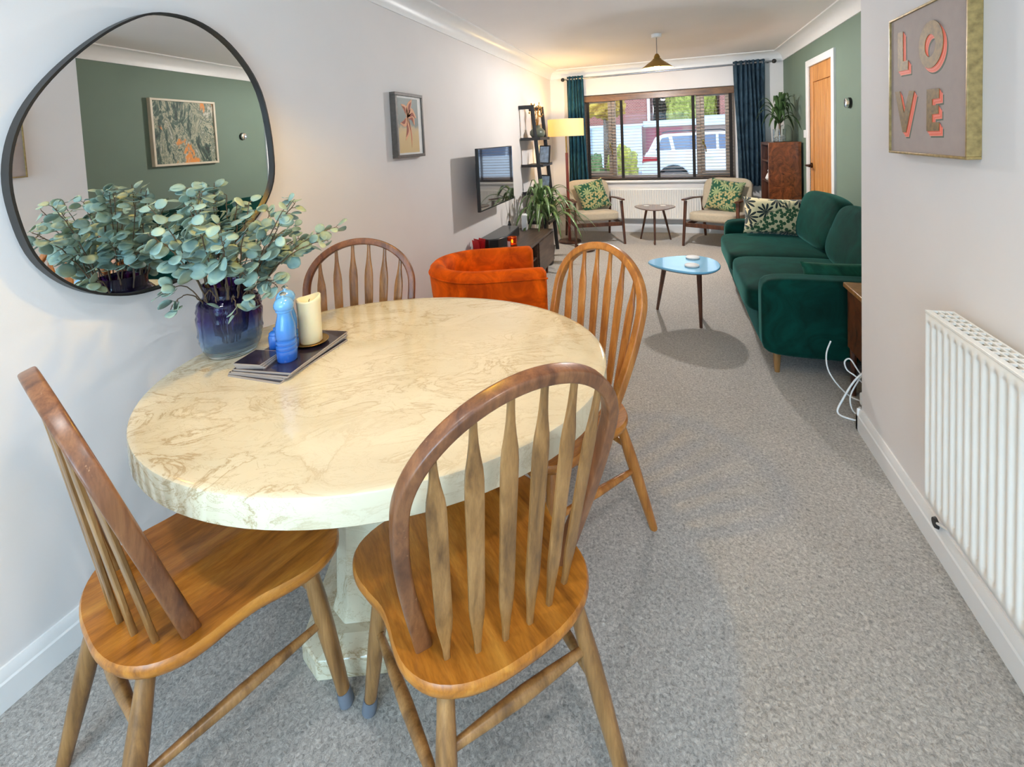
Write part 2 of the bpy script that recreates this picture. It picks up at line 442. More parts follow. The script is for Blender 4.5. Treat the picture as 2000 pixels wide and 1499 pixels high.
for x in (RX0, -.47, RX1-.07): mb.box(x, x+.07, YB-.11, YB-.04, 0, RZ)
for z0, z1 in ((0, .1), (RZ-.07, RZ)): mb.box(RX0+.07, -.47, YB-.11, YB-.04, z0, z1); mb.box(-.40, RX1-.07, YB-.11, YB-.04, z0, z1)
part('door_frame', mb, TRIM, d, world=True, bevel=.004)
# coving
def coving(pts_fn, L0, L1, name):
    mb = MB(); prof = [(0, 0), (0, .13), (.012, .13), (.014, .118)]
    for i in range(9):
        a = pi/2*i/8
        prof.append((.014+.094*(1-cos(a)), .118-.104*sin(a)))
    prof += [(.118, .014), (.128, .012), (.128, 0)]
    r = [[pts_fn(L, a, b_) for a, b_ in prof] for L in (L0, L1)]
    mb.rings(r, True); return struct(name, mb, TRIM, smooth=50)
coving(lambda L, a, b_: (XL+a, L, ZC-b_), YB, YF, 'trim_1')
coving(lambda L, a, b_: (L, YF-a, ZC-b_), XL, XG, 'trim_2')
coving(lambda L, a, b_: (XG-a, L, ZC-b_), YN, YF, 'trim_3')
# skirting boards
def skirt(name, fn, L0, L1, h=.105):
    prof = [(0, 0), (.018, 0), (.018, h-.035), (.014, h-.03), (.012, h-.012), (.006, h), (0, h)]
    mb = MB(); mb.rings([[fn(L, a, b_) for a, b_ in prof] for L in (L0, L1)], True); return struct(name, mb, TRIM, smooth=30)
skirt('baseboard_left', lambda L, a, z: (XL+a, L, z), YB, YF)
skirt('baseboard_front', lambda L, a, z: (L, YF-a, z), XL, XG, .13)
skirt('baseboard_right', lambda L, a, z: (XG-a, L, z), YN, DY0-.07)
skirt('baseboard_dining', lambda L, a, z: (XN-a, L, z), YB, YN+.018)
skirt('baseboard_end', lambda L, a, z: (L, YN+a, z), XN-.018, XG)
# interior door
d = thing('door_1', None, None, (XG, (DY0+DY1)/2, 0), kind='structure')
mb = MB(); mb.box(XG+.025, XG+.065, DY0, DY1, .005, DZ)
part('door_leaf', mb, DOORW, d, world=True)
mb = MB(); nb = 6; a0, a1 = DY0+.11, DY1-.11
for i in range(nb):
    s0 = a0+(a1-a0)*i/nb; s1 = a0+(a1-a0)*(i+1)/nb
    mb.box(XG+.010, XG+.03, s0+.005, s1-.005, .2, DZ-.17)
part('door_boards', mb, DOORW, d, world=True, bevel=.003)
mb = MB()
for y0, y1, z0, z1 in ((DY0, DY0+.105, .005, DZ), (DY1-.105, DY1, .005, DZ), (DY0+.105, DY1-.105, DZ-.165, DZ), (DY0+.105, DY1-.105, .005, .2)):
    mb.box(XG+.004, XG+.03, y0, y1, z0, z1)
part('door_rails', mb, DOORW, d, world=True, bevel=.003)
mb = MB()
for y0, y1, z0, z1 in ((DY0-.07, DY0, 0, DZ+.07), (DY1, DY1+.07, 0, DZ+.07), (DY0, DY1, DZ, DZ+.07)): mb.box(XG-.022, XG+.01, y0, y1, z0, z1)
part('architrave', mb, TRIM, d, world=True, bevel=.006)
hz, hy = 1.0, DY1-.06
mb = MB(); mb.tube([(XG+.004, hy, hz), (XG-.012, hy, hz)], .027, 20); mb.tube([(XG-.01, hy, hz), (XG-.05, hy, hz)], .011); mb.tube([(XG-.05, hy+.012, hz), (XG-.052, hy-.05, hz), (XG-.05, hy-.12, hz-.004)], [.011, .011, .008])
part('door_handle', mb, plain('bronze', c255(70, 44, 26), .35, metal=.7), d, world=True)

# front window
wn = thing('window_1', None, None, ((WX0+WX1)/2, YF, WZ0), kind='structure')
mb = MB(); fy0, fy1 = YF+.12, YF+.19
def fr_(x0, x1, z0, z1): mb.box(x0, x1, fy0, fy1, z0, z1)
fr_(WX0, WX1, WZ0, WZ0+.06); fr_(WX0, WX1, WZ1-.06, WZ1); fr_(WX0, WX0+.06, WZ0+.06, WZ1-.06); fr_(WX1-.06, WX1, WZ0+.06, WZ1-.06)
for x in (-.80, .36): fr_(x, x+.055, WZ0+.06, WZ1-.06)
part('window_frame', mb, PVC, wn, world=True, bevel=.005)
mb = MB(); fy0, fy1 = YF+.10, YF+.16
for x0, x1 in ((WX0+.06, -.80), (.415, WX1-.06)):
    fr_(x0, x1, WZ0+.06, WZ0+.11); fr_(x0, x1, WZ1-.11, WZ1-.06); fr_(x0, x0+.05, WZ0+.11, WZ1-.11); fr_(x1-.05, x1, WZ0+.11, WZ1-.11)
part('casement', mb, PVC, wn, world=True, bevel=.005)
for x in (-.83, .44):
    mb = MB(); mb.box(x-.012, x+.012, YF+.085, YF+.10, 1.22, 1.29); mb.tube([(x, YF+.085, 1.26), (x+.005, YF+.06, 1.25), (x+.03, YF+.055, 1.19), (x+.035, YF+.055, 1.12)], [.009, .009, .008, .007])
    part('window_handle', mb, BRASS, wn, world=True)
mb = MB(); mb.box(WX0+.02, WX1-.02, YF+.145, YF+.15, WZ0+.02, WZ1-.02); part('pane', mb, PANE, wn, world=True, smooth=0)
mb = MB(); mb.box(WX0-.06, WX1+.06, YF-.05, YF+.12, WZ0-.035, WZ0)
part('window_sill', mb, TRIM, wn, world=True, bevel=.008)

# wooden venetian blind
bl = thing('window_blind', 'wooden venetian blind with dark tapes hanging open across the front window', 'blind', (-.2, YF+.03, WZ0))
BZ1 = 1.90
part('head_rail', MB().box(WX0+.01, WX1-.01, YF-.02, YF+.05, BZ1, 1.985), BLINDW, bl, world=True, bevel=.004)
mb = MB(); nsl = 26
for i in range(nsl):
    z = .795+(BZ1-.03-.795)*i/(nsl-1)
    M = T(0, YF+.03, z) @ Matrix.Rotation(radians(4), 4, 'X')
    mb.box(WX0+.02, WX1-.02, -.024, .024, -.0012, .0012, M)
part('slats', mb, SLAT, bl, world=True, smooth=0)
part('bottom_rail', MB().box(WX0+.02, WX1-.02, YF+.005, YF+.055, .765, .782), DARKW, bl, world=True, bevel=.003)
for x in (-1.124, -.645, -.153, .316, .783):
    mb = MB(); mb.box(x-.02, x+.02, YF-.001, YF+.002, .775, BZ1+.005); part('tape', mb, plain('black_tape', (.015, .011, .01), .8, .1), bl, world=True, smooth=0)

# ------------------------------------------------------------------ chairs
WB, WM, S0, SS, LEAN, ZS = .168, .228, .38, .572, .297, .44
def bowpt(w_, s, dz=0): return Vector((w_, -s*sin(LEAN), ZS-.03+s*cos(LEAN)+.03))
def make_chair(oak, bowm, seatm):
    r = thing('windsor_chair', 'x', 'chair')
    # seat
    half = [(0, -.132), (.07, -.129), (.135, -.112), (.185, -.078), (.214, -.03), (.221, .02), (.219, .07), (.222, .115), (.238, .165), (.250, .215), (.248, .262), (.226, .305), (.17, .335), (.09, .347), (0, .350)]
    # smooth outline by Catmull sampling
    ring = half+[(-a, b_) for a, b_ in reversed(half[1:-1])]
    n = len(ring); out = []
    for i in range(n):
        p0, p1, p2, p3 = [Vector(ring[(i+k) % n]) for k in (-1, 0, 1, 2)]
        for t in (0, .34, .67):
            out.append(.5*((2*p1)+(p2-p0)*t+(2*p0-5*p1+4*p2-p3)*t*t+(-p0+3*p1-3*p2+p3)*t**3))
    cen = Vector((0, .11)); mb = MB(); rings = []
    def dish(p):
        d1 = ((abs(p.x)-.085)/.095)**2+((p.y-.09)/.16)**2
        return -.011*math.exp(-d1)*(1 if p.y < .3 else .3)
    for sc_, z in ((.93, -.036), (.975, -.032), (1, -.02), (1, -.008), (.985, -.001)):
        rings.append([Vector((*(cen+(p-cen)*sc_), ZS+z)) for p in out])
    for sc_ in (.94, .86, .76, .64, .5, .36, .22, .08):
        rings.append([Vector((*(cen+(p-cen)*sc_), ZS+dish(cen+(p-cen)*sc_))) for p in out])
    mb.rings(rings)
    part('seat', mb, seatm, r, smooth=50)
    # bow
    P_ = []
    for i in range(0, 13): t = i/12; P_.append((WB+(WM-WB)*sin(t*pi/2), S0*t))
    for i in range(1, 40): a = pi*i/40; P_.append((WM*cos(a), S0+(SS-S0)*sin(a)))
    for i in range(12, -1, -1): t = i/12; P_.append((-WB-(WM-WB)*sin(t*pi/2), S0*t))
    pts = [bowpt(w_, s-.012 if s < .001 else s) for w_, s in P_]
    secs = [(.0145+.003*max(0, 1-s/.2), .0150+.002*max(0, 1-s/.2)) for w_, s in P_]
    part('bow', MB().sweep(pts, secs, (0, cos(LEAN), sin(LEAN)), n=20, k=5.5), bowm, r, smooth=50)
    # spindles
    for wb_, wt_ in ((-.138, -.178), (-.083, -.108), (-.028, -.036), (.028, .036), (.083, .108), (.138, .178)):
        s_top = S0+(SS-S0)*sqrt(1-(wt_/WM)**2)-.006
        top = bowpt(wt_, s_top); bot = Vector((wb_, -.082+.034*(wb_/.138)**2, ZS-.012))
        pts = []; secs = []
        for t, hw, ht in ((0, .006, .006), (.05, .0068, .006), (.11, .010, .0055), (.17, .0145, .005), (.22, .0165, .005), (.45, .017, .005), (.66, .0185, .005), (.74, .0185, .005), (.79, .0165, .005), (.84, .012, .0055), (.89, .0085, .006), (.94, .0068, .006), (1, .0062, .006)):
            pts.append(bot.lerp(top, t)); secs.append((hw, ht))
        part('spindle', MB().sweep(pts, secs, (wb_*-.9, 1, .1), n=12, k=4), oak, r, smooth=40)
    legs = {}
    for sx_ in (-1, 1):
        for nm, t0, t1 in (('r', (.150, -.068), (.208, -.165)), ('f', (.178, .245), (.226, .300))):
            a = Vector((sx_*t0[0], t0[1], ZS-.03)); b_ = Vector((sx_*t1[0], t1[1], .0)); legs[(sx_, nm)] = (a, b_)
            rr = [(0, .0165), (.12, .0175), (.3, .0205), (.5, .0205), (.7, .018), (.88, .0155), (.96, .0145), (1, .0135)]
            lg = part('leg', MB().tube([a.lerp(b_, t) for t, _ in rr], [q for _, q in rr], 16), oak, r, smooth=50)
            if nm == 'f':
                part('foot_cap', MB().tube([a.lerp(b_, t) for t in (.90, .95, .985, 1)], [.0168, .0185, .0185, .014], 14), plain('grey_felt', c255(104, 108, 116), .9, .1), lg, label='grey felt foot cap')
    def at(leg, z): a, b_ = legs[leg]; return a.lerp(b_, (a.z-z)/(a.z-b_.z))
    for l1, l2, z1, z2 in (((-1, 'r'), (1, 'r'), .31, .31), ((-1, 'f'), (1, 'f'), .31, .31), ((-1, 'r'), (-1, 'f'), .225, .235), ((1, 'r'), (1, 'f'), .225, .235)):
        a, b_ = at(l1, z1), at(l2, z2)
        part('stretcher', MB().tube([a.lerp(b_, t) for t in (0, .1, .3, .5, .7, .9, 1)], [.0085, .0095, .0125, .0145, .0125, .0095, .0085], 12), oak, r, smooth=50)
    return r
G = 'windsor chairs around the marble dining table'
c0 = make_chair(OAK, OAKBOW, SEATW)
def place(o, x, y, a, label):
    o.location = (x, y, 0); o.rotation_euler = (0, 0, a); o['label'] = label; o['group'] = G; return o
place(c0, -.372, .882, .855, 'brown oak windsor chair nearest the viewer, its bow overlapping the marble table edge')
c1 = copy_tree(c0); place(c1, -1.122, .697, -.33, 'oak windsor chair seen side-on by the white wall below the mirror')
c2 = copy_tree(c0); place(c2, -1.265, 1.60, 3.50, 'oak windsor chair across the table behind the eucalyptus, only its bow and spindles showing')
c3 = make_chair(OAKLIGHT, OAKLIGHT, SEATW); place(c3, -.352, 1.672, 2.45, 'honey oak windsor chair beyond the table, nearest the blue coffee table')

# ------------------------------------------------------------------ dining table
TC = Vector((-.841, 1.221)); TA, TBx = .668, .565; TANG = atan2(.375, .927)
dt = thing('dining_table', 'large oval cream marble dining table on a faceted pedestal', 'table', (TC.x, TC.y, 0), TANG)
def ell(a, b_, n=96): return [(a*cos(2*pi*i/n), b_*sin(2*pi*i/n)) for i in range(n)]
mb = MB(); rings = []
for ins, z in ((.02, .682), (.003, .682), (0, .685), (0, .7445), (.0015, .748), (.005, .75), (.02, .75)):
    rings.append([Vector((x, y, z)) for x, y in ell(TA-ins, TBx-ins)])
for k in (.7, .4, .1): rings.append([Vector((x, y, .75)) for x, y in ell(TA*k, TBx*k)])
mb.rings(rings); part('tabletop', mb, MARBLE, dt, smooth=30)
mb = MB(); n = 8
def octo(a, b_, ch): return [(-a+ch, -b_), (a-ch, -b_), (a, -b_+ch), (a, b_-ch), (a-ch, b_), (-a+ch, b_), (-a, b_-ch), (-a, -b_+ch)]
mb.rings([[Vector((x, y, z)) for x, y in octo(a, b_, ch)] for a, b_, ch, z in ((.18, .18, .05, .07), (.165, .165, .045, .12), (.150, .150, .04, .45), (.175, .175, .05, .62), (.22, .22, .06, .682))])
part('pedestal', mb, MARBLE, dt, smooth=20, bevel=.004)
mb = MB(); mb.rings([[Vector((x, y, z)) for x, y in octo(a, a, .06)] for a, z in ((.245, 0), (.245, .055), (.20, .08), (.15, .085))])
part('plinth', mb, MARBLE, dt, smooth=20, bevel=.004)

# ------------------------------------------------------------------ things on the dining table
ZT = .7502
VX, VY = -1.40, 1.15
vz = thing('glass_vase', 'purple to clear ombre dimpled glass vase by the wall holding eucalyptus', 'vase', (VX, VY, ZT))
outer = [(.0, .0), (.066, .0), (.073, .004), (.080, .015), (.087, .03), (.092, .05), (.094, .08), (.094, .13), (.093, .160), (.089, .178), (.081, .188), (.074, .194), (.072, .200), (.072, .224), (.075, .236)]
mb = MB(); rings = []; n = 64
def vr(r, z, k, zz):
    am = .0030*max(0, min(1, (zz-.03)/.03))*max(0, min(1, (.19-zz)/.03))
    return r+am*sin(8*(2*pi*k/n)+zz*150)*cos(8*(2*pi*k/n)-zz*150)*1.2
def interp(prof, m_):
    o_ = []
    for i in range(len(prof)-1):
        for j in range(m_):
            t = j/m_; o_.append((prof[i][0]*(1-t)+prof[i+1][0]*t, prof[i][1]*(1-t)+prof[i+1][1]*t))
    o_.append(prof[-1]); return o_
prof = interp(outer[1:], 3)
for r_, z in prof: rings.append([Vector((vr(r_, z, k, z)*cos(2*pi*k/n), vr(r_, z, k, z)*sin(2*pi*k/n), z)) for k in range(n)])
for r_, z in reversed(prof):
    z2 = max(z, .012); r2 = r_-.005 if z > .02 else r_-.012
    rings.append([Vector((r2*cos(2*pi*k/n), r2*sin(2*pi*k/n), z2+(.0 if z > .02 else .002*(.02-z)/.02))) for k in range(n)])
mb.rings(rings); part('glass', mb, VASEG, vz, smooth=60)

random.seed(11)
eu = thing('eucalyptus_bouquet', 'silvery green eucalyptus stems spreading from the purple vase in front of the mirror', 'flowers', (VX, VY, ZT+.02))
sm = MB(); lf = MB()
def leaf(center, normal, direction, L_, W_, fold=.12, mb=lf):
    nrm = normal.normalized(); d_ = (direction-nrm*direction.dot(nrm)).normalized(); s_ = nrm.cross(d_)
    pts = []
    rows = 5
    V = []
    for i in range(rows+1):
        t = i/rows; wd = W_*sin(pi*min(1, max(0.0, .04+.92*t)))**.62
        row = []
        for j in (-1, -.5, 0, .5, 1):
            p = center+d_*(t*L_)+s_*(j*wd)+nrm*(abs(j)*fold*wd-.35*fold*L_*(t-.5)**2*4)
            row.append(mb.bm.verts.new(p))
        V.append(row)
    for i in range(rows):
        for j in range(4): mb.bm.faces.new((V[i][j], V[i][j+1], V[i+1][j+1], V[i+1][j]))
stems = []
spec = [('x', (.165, -.035, .165)), ('x', (.13, -.085, .15)), ('x', (.19, .02, .20)), ('x', (-.03, -.17, .18)), ('x', (.06, -.13, .20)), ('x', (-.07, -.15, .22))]
for i in range(31):
    az = 2*pi*i/31+random.uniform(-.15, .15); spec.append((az, random.uniform(.12, .34), random.uniform(.14, .36)))
for q_ in spec:
    man = q_[0] == 'x'
    if man: az, reach, rise = atan2(q_[1][1], q_[1][0]), math.hypot(q_[1][0], q_[1][1]), 0
    else: az, reach, rise = q_
    dx, dy = cos(az), sin(az)
    if dx < -.3: reach *= .42
    elif dx < .2: reach *= .85
    else: reach *= 1.05
    rise = .36-.75*reach*random.uniform(.35, 1.1) if random.random() < .75 else random.uniform(.05, .18)
    p0 = Vector((dx*.03, dy*.03, .02)); p1 = Vector((dx*.075, dy*.075, .21)); p3 = Vector((dx*reach, dy*reach, .20+rise))
    if dx < -.3: p3.x = max(p3.x, -.2)
    if man: p3 = Vector(q_[1])
    p2 = p1.lerp(p3, .5)+Vector((0, 0, .05))
    ctr = []
    for k in range(19):
        t = k/18
        q = p0*(1-t)**3+3*p1*t*(1-t)**2+3*p2*t*t*(1-t)+p3*t**3
        q += Vector((random.uniform(-.003, .003), random.uniform(-.003, .003), 0)); ctr.append(q)
    sm.tube(ctr, [.0028-.0015*k/18 for k in range(19)], 6)
    for k in range(7, 19):
        for sgn in (-1, 1):
            if random.random() < .38: continue
            t_ = (ctr[min(k+1, 18)]-ctr[k-1]).normalized()
            sd = t_.cross(Vector((0, 0, 1))).normalized()*sgn
            rot = random.uniform(-1.2, 1.2); dr = (sd*cos(rot)+t_.cross(sd)*sin(rot)+t_*random.uniform(.1, .7)).normalized()
            nr = (Vector((0, 0, 1))*random.uniform(.2, 1)+Vector((random.uniform(-1, 1), random.uniform(-1, .4), random.uniform(-.3, .5)))*.75)
            L_ = random.uniform(.040, .060)*(1-.3*(k-7)/12)
            pet = ctr[k]+dr*.012
            if pet.x+dr.x*L_+VX < XL+.022 or ctr[k].x+VX < XL+.03: continue
            if pet.z < .255 and math.hypot(pet.x, pet.y) < .14 and pet.y < .05: continue
            sm.tube([ctr[k], pet], .001, 4)
            leaf(pet, nr, dr, L_, L_*random.uniform(.42, .52))
part('stems', sm, STEMB, eu, smooth=60)
part('leaves', lf, EUC, eu, smooth=80, solid=.0006)

# placemats and coasters
MDARK = plain('dark_print_mat', c255(40, 34, 48), .25, .6, 30, coat=.4)
def mat_board(w_, h_):
    return MB().prism([(x, y) for x, y in [(-w_/2+.006, -h_/2), (w_/2-.006, -h_/2), (w_/2-.0018, -h_/2+.0018), (w_/2, -h_/2+.006), (w_/2, h_/2-.006), (w_/2-.0018, h_/2-.0018), (w_/2-.006, h_/2), (-w_/2+.006, h_/2), (-w_/2+.0018, h_/2-.0018), (-w_/2, h_/2-.006), (-w_/2, -h_/2+.006), (-w_/2+.0018, -h_/2+.0018)]], 0, .0042)
CORK = plain('grey_board_edge', c255(168, 158, 150), .6, .05)
def board(name, w_, h_, label, x, y, z, rz, grp, cat):
    t_ = thing(name, label, cat, (x, y, z), rz, grp)
    part('backing', mat_board(w_, h_), CORK, t_, smooth=20)
    mb = MB(); mb.box(-w_/2+.003, w_/2-.003, -h_/2+.003, h_/2-.003, .0042, .0047); part('printed_top', mb, MDARK, t_, smooth=0)
    return t_
MX, MY = -1.165, 1.165
for i, (lab, dx, dy, da) in enumerate((('lowest dark placemat of the stack, resting on the marble tabletop', 0.004, -.006, .02), ('dark placemat second from the bottom of the stack under the mills', -.004, .002, .07), ('dark placemat second from the top of the stack under the mills', .002, .004, .10), ('topmost dark placemat of the stack, with blue mills and candle standing on it', 0, .012, .13))):
    board('placemat', .20, .30, lab, MX+dx, MY+dy, ZT+.0048*i, -.02+da, 'placemats stacked on the table', 'placemat')
ZP = ZT+.0048*4
for i, (lab, dx, dy, da) in enumerate((('lowest dark coaster, lying on the topmost placemat', .002, .004, .25), ('middle dark coaster of the small stack on the placemats', 0, .002, .18), ('top dark coaster of the small stack beside the vase foot', -.002, 0, .14))):
    board('coaster', .095, .095, lab, -1.208+dx, 1.075+dy, ZP+.0048*i, da-.02, 'coasters stacked on the placemats', 'coaster')

def make_mill(label, x, y):
    t_ = thing('pepper_mill', label, 'pepper mill', (x, y, ZP), 0, 'blue stoneware mills')
    p = [(a*.88, b_) for a, b_ in [(.0, 0), (.030, 0), (.0335, .004), (.0345, .028), (.0345, .034), (.0305, .036), (.0305, .039), (.034, .041), (.034, .048), (.0300, .050), (.0300, .053), (.0335, .055), (.0335, .062), (.0295, .064), (.0295, .067), (.033, .070), (.0325, .076), (.0335, .085), (.033, .10), (.030, .115), (.0255, .13), (.023, .142), (.0230, .150), (.0275, .153), (.0275, .158), (.022, .16)]]
    part('body', MB().lathe(p[1:], 32), BLUEG, t_, smooth=50)
    p2 = [(.024, .158), (.027, .162), (.029, .168), (.0285, .176), (.024, .186), (.016, .193), (.006, .196)]
    part('cap', MB().lathe(p2, 32), BLUEG, t_, smooth=50)
    part('knob', MB().lathe([(.006, .195), (.006, .199), (.0095, .203), (.0095, .207), (.004, .211)], 20), CHROME, t_, smooth=50)
    return t_
make_mill('tall blue glazed pepper mill standing in front, on the placemats beside the candle', -1.128, 1.108)
make_mill('tall blue glazed mill half hidden behind the front mill and eucalyptus leaves', -1.176, 1.165)
t_ = thing('salt_pot', 'small lidded blue pot between the purple vase and blue mills', 'pot', (-1.222, 1.158, ZP))
part('body', MB().lathe([(.018, 0), (.021, .004), (.021, .045), (.019, .05), (.017, .052)], 24), BLUEG, t_, smooth=50)
part('lid', MB().lathe([(.019, .052), (.019, .056), (.012, .062), (.005, .064), (.006, .070), (.003, .073)], 24), BLUEG, t_, smooth=50)
t_ = thing('candle_plate', 'small round gold plate under the ivory pillar candle', 'plate', (-1.142, 1.226, ZP))
part('dish', MB().lathe([(.030, 0), (.034, .002), (.052, .007), (.055, .010), (.054, .011), (.036, .006), (.03, .0055)], 40), BRASS, t_, smooth=50)
cd_ = thing('pillar_candle', 'ivory pillar candle with a melted wavy rim standing on a gold plate', 'candle', (-1.143, 1.226, ZP+.006))
mb = MB(); rings = []; n = 40
for r_, z in ((.033, 0), (.036, .003), (.036, .03), (.0362, .09), (.037, .12), (.0385, .138)): rings.append([Vector((r_*cos(2*pi*k/n), r_*sin(2*pi*k/n), z)) for k in range(n)])
def rim(k): return .145+.005*sin(2*pi*k/n+.6)+.004*sin(4*pi*k/n)
rings.append([Vector((.0385*cos(2*pi*k/n), .0385*sin(2*pi*k/n), rim(k))) for k in range(n)])
rings.append([Vector((.035*cos(2*pi*k/n), .035*sin(2*pi*k/n), rim(k)+.003)) for k in range(n)])
rings.append([Vector((.030*cos(2*pi*k/n), .030*sin(2*pi*k/n), rim(k)-.008)) for k in range(n)])
rings.append([Vector((.012*cos(2*pi*k/n), .012*sin(2*pi*k/n), .125)) for k in range(n)])
mb.rings(rings); part('wax', mb, WAX, cd_, smooth=60)
part('wick', MB().tube([(0, 0, .124), (.002, 0, .137), (.004, .001, .142)], .0012, 6), BLACK, cd_)

# ------------------------------------------------------------------ mirror on the left wall
DL = .03
mpts = [(1.166,1.898),(1.323,1.897),(1.468,1.817),(1.58,1.662),(1.621,1.42),(1.596,1.243),(1.452,1.092),(1.225,.987),(1.063,.967),(.945,.99),(.846,1.05),(.774,1.143),(.741,1.261),(.733,1.383),(.76,1.503),(.822,1.616),(.926,1.737),(1.043,1.837)]
MC = Vector((1.17, 1.40))
def smooth_loop(pts, m_=4):
    n = len(pts); out = []
    for i in range(n):
        p0, p1, p2, p3 = [Vector(pts[(i+k) % n]) for k in (-1, 0, 1, 2)]
        for j in range(m_):
            t = j/m_; out.append(.5*((2*p1)+(p2-p0)*t+(2*p0-5*p1+4*p2-p3)*t*t+(-p0+3*p1-3*p2+p3)*t**3))
    return out
loop = [p-MC for p in smooth_loop(mpts, 5)]
mr_ = thing('wall_mirror', 'large rounded pebble-shaped mirror with a thin black frame on the white wall', 'mirror', (XL+.014, MC.x, MC.y), DL)
def inset(lp, d_):
    n = len(lp); o_ = []
    for i in range(n):
        t = (lp[(i+1) % n]-lp[i-1]).normalized(); nn = Vector((t.y, -t.x))
        if nn.dot(lp[i]) < 0: nn = -nn
        o_.append(lp[i]-nn*d_)
    return o_
lin = inset(loop, .007)
mb = MB(); n = len(loop)
A = [Vector((0, p.x, p.y)) for p in loop]; B_ = [Vector((.033, p.x, p.y)) for p in loop]
C_ = [Vector((.033, p.x, p.y)) for p in lin]; D_ = [Vector((.018, p.x, p.y)) for p in lin]; E_ = [Vector((0, p.x, p.y)) for p in lin]
mb.rings([A, B_, C_, D_, E_], cap=False, closed=True)
part('frame', mb, BLACK, mr_, smooth=40)
mb = MB(); mb.prism([(p.x, p.y) for p in inset(loop, .0065)], .004, .019, lambda a, b_, h: (h, a, b_))
part('mirror_glass', mb, MIRROR, mr_, smooth=0)

# ------------------------------------------------------------------ palm picture
pf = thing('framed_palm_print', 'small framed print of a pink palm tree on the white wall between mirror and television', 'picture', (XL, 2.775, 1.535))
def onwall(x): return lambda a, b_, h: (x+h, a, b_)
hw, hh, dp = .176, .212, .042
mb = MB()
for y0, y1, z0, z1 in ((-hw, hw, hh-.02, hh), (-hw, hw, -hh, -hh+.02), (-hw, -hw+.02, -hh+.02, hh-.02), (hw-.02, hw, -hh+.02, hh-.02)): mb.box(0, dp, y0, y1, z0, z1)
part('frame', mb, plain('grey_brown_frame', c255(88, 78, 70), .5, .2, 40), pf, bevel=.002)
part('mount', MB().box(.002, dp-.008, -hw+.019, hw-.019, -hh+.019, hh-.019), PAPER, pf, smooth=0)
mt, N, L, b = new_mat('seaside_print'); S(b, rough=.5)
v = coords(N, L); s = N.new('ShaderNodeSeparateXYZ'); L.new(v, s.inputs[0])
mm = N.new('ShaderNodeMath'); mm.operation = 'MULTIPLY_ADD'; mm.inputs[1].default_value = .12; L.new(noise(N, L, v, 14, 4), mm.inputs[0]); L.new(s.outputs['Z'], mm.inputs[2])
L.new(ramp(N, L, mm.outputs[0], [(.0, c255(206, 176, 120)), (.03, c255(196, 170, 124)), (.06, c255(118, 124, 116)), (.3, c255(106, 118, 114))]), b.inputs['Base Color'])
mb = MB(); y0, y1 = -.14, .11
mb.box(dp-.008, dp-.007, y0, y1, -.18, .178); part('painted_ground', mb, mt, pf, smooth=0)
PINK = plain('salmon_paint', c255(226, 164, 122), .6, .05); RUST = plain('rust_paint', c255(150, 62, 36), .6, .05)
def blade(mb, o_, tip, wd, h0, h1, bend=.0):
    o_ = Vector(o_); tip = Vector(tip); d_ = tip-o_; nn = Vector((-d_.y, d_.x)).normalized(); L1 = []; L2 = []
    for i in range(11):
        t = i/10; q = o_+d_*t+nn*bend*sin(pi*t); wq = wd*sin(pi*(.08+.9*t)); L1.append(q+nn*wq); L2.append(q-nn*wq)
    mb.prism([(p.x, p.y) for p in L1+L2[::-1]], h0, h1, lambda a, b_, h: (h, a, b_))
fr_spec = [((a[0]*1.15-.005, a[1]*1.15), (c_[0]*1.05-.005, c_[1]*1.25), d_*1.25, e_*1.2) for a, c_, d_, e_ in [((-.02, .05), (.04, .14), .020, .01), ((-.02, .05), (-.09, .11), .017, -.015), ((-.02, .05), (.085, .04), .021, .03), ((-.02, .05), (-.11, .01), .019, .02), ((-.02, .05), (-.055, -.08), .018, .02), ((-.02, .05), (.06, -.0), .019, .03)]]
mb = MB()
for o_, tp, wd, bd in fr_spec: blade(mb, o_, tp, wd, dp-.007, dp-.0062, bd)
blade(mb, (-.02, .05), (.01, -.15), .009, dp-.007, dp-.0062, .015)
part('palm_tree', mb, PINK, pf, smooth=0)
mb = MB()
for o_, tp, wd, bd in fr_spec:
    o2 = Vector(o_).lerp(Vector(tp), .25); t2 = Vector(o_).lerp(Vector(tp), .85); blade(mb, o2, t2, wd*.45, dp-.0062, dp-.0056, bd*.6)
blade(mb, (-.018, .03), (.009, -.145), .002, dp-.0062, dp-.0056, .015)
part('palm_veins', mb, RUST, pf, smooth=0)

# ------------------------------------------------------------------ television
tv = thing('television', 'thin black television on a wall arm above the media unit', 'television', (XL, 4.0, 1.08))
ty0, ty1, tz0, tz1 = 3.59, 4.48, .815, 1.348
part('casing', MB().box(-1.53, -1.503, ty0, ty1, tz0, tz1), BLACK, tv, world=True, bevel=.003)
SCR, N, L, b = new_mat('tv_screen'); S(b, base=(.01, .01, .012), rough=.06, spec=1.0, coat=1.0, coatr=.02)
part('screen', MB().box(-1.503, -1.5005, ty0+.008, ty1-.008, tz0+.014, tz1-.008), SCR, tv, world=True, smooth=0)
mb = MB(); mb.box(XL, XL+.02, 3.93, 4.13, .98, 1.2); mb.box(XL+.02, -1.56, 3.99, 4.02, 1.05, 1.13); mb.box(-1.56, -1.53, 3.8, 4.25, .98, 1.2)
part('wall_bracket', mb, BLACK, tv, world=True, bevel=.002)

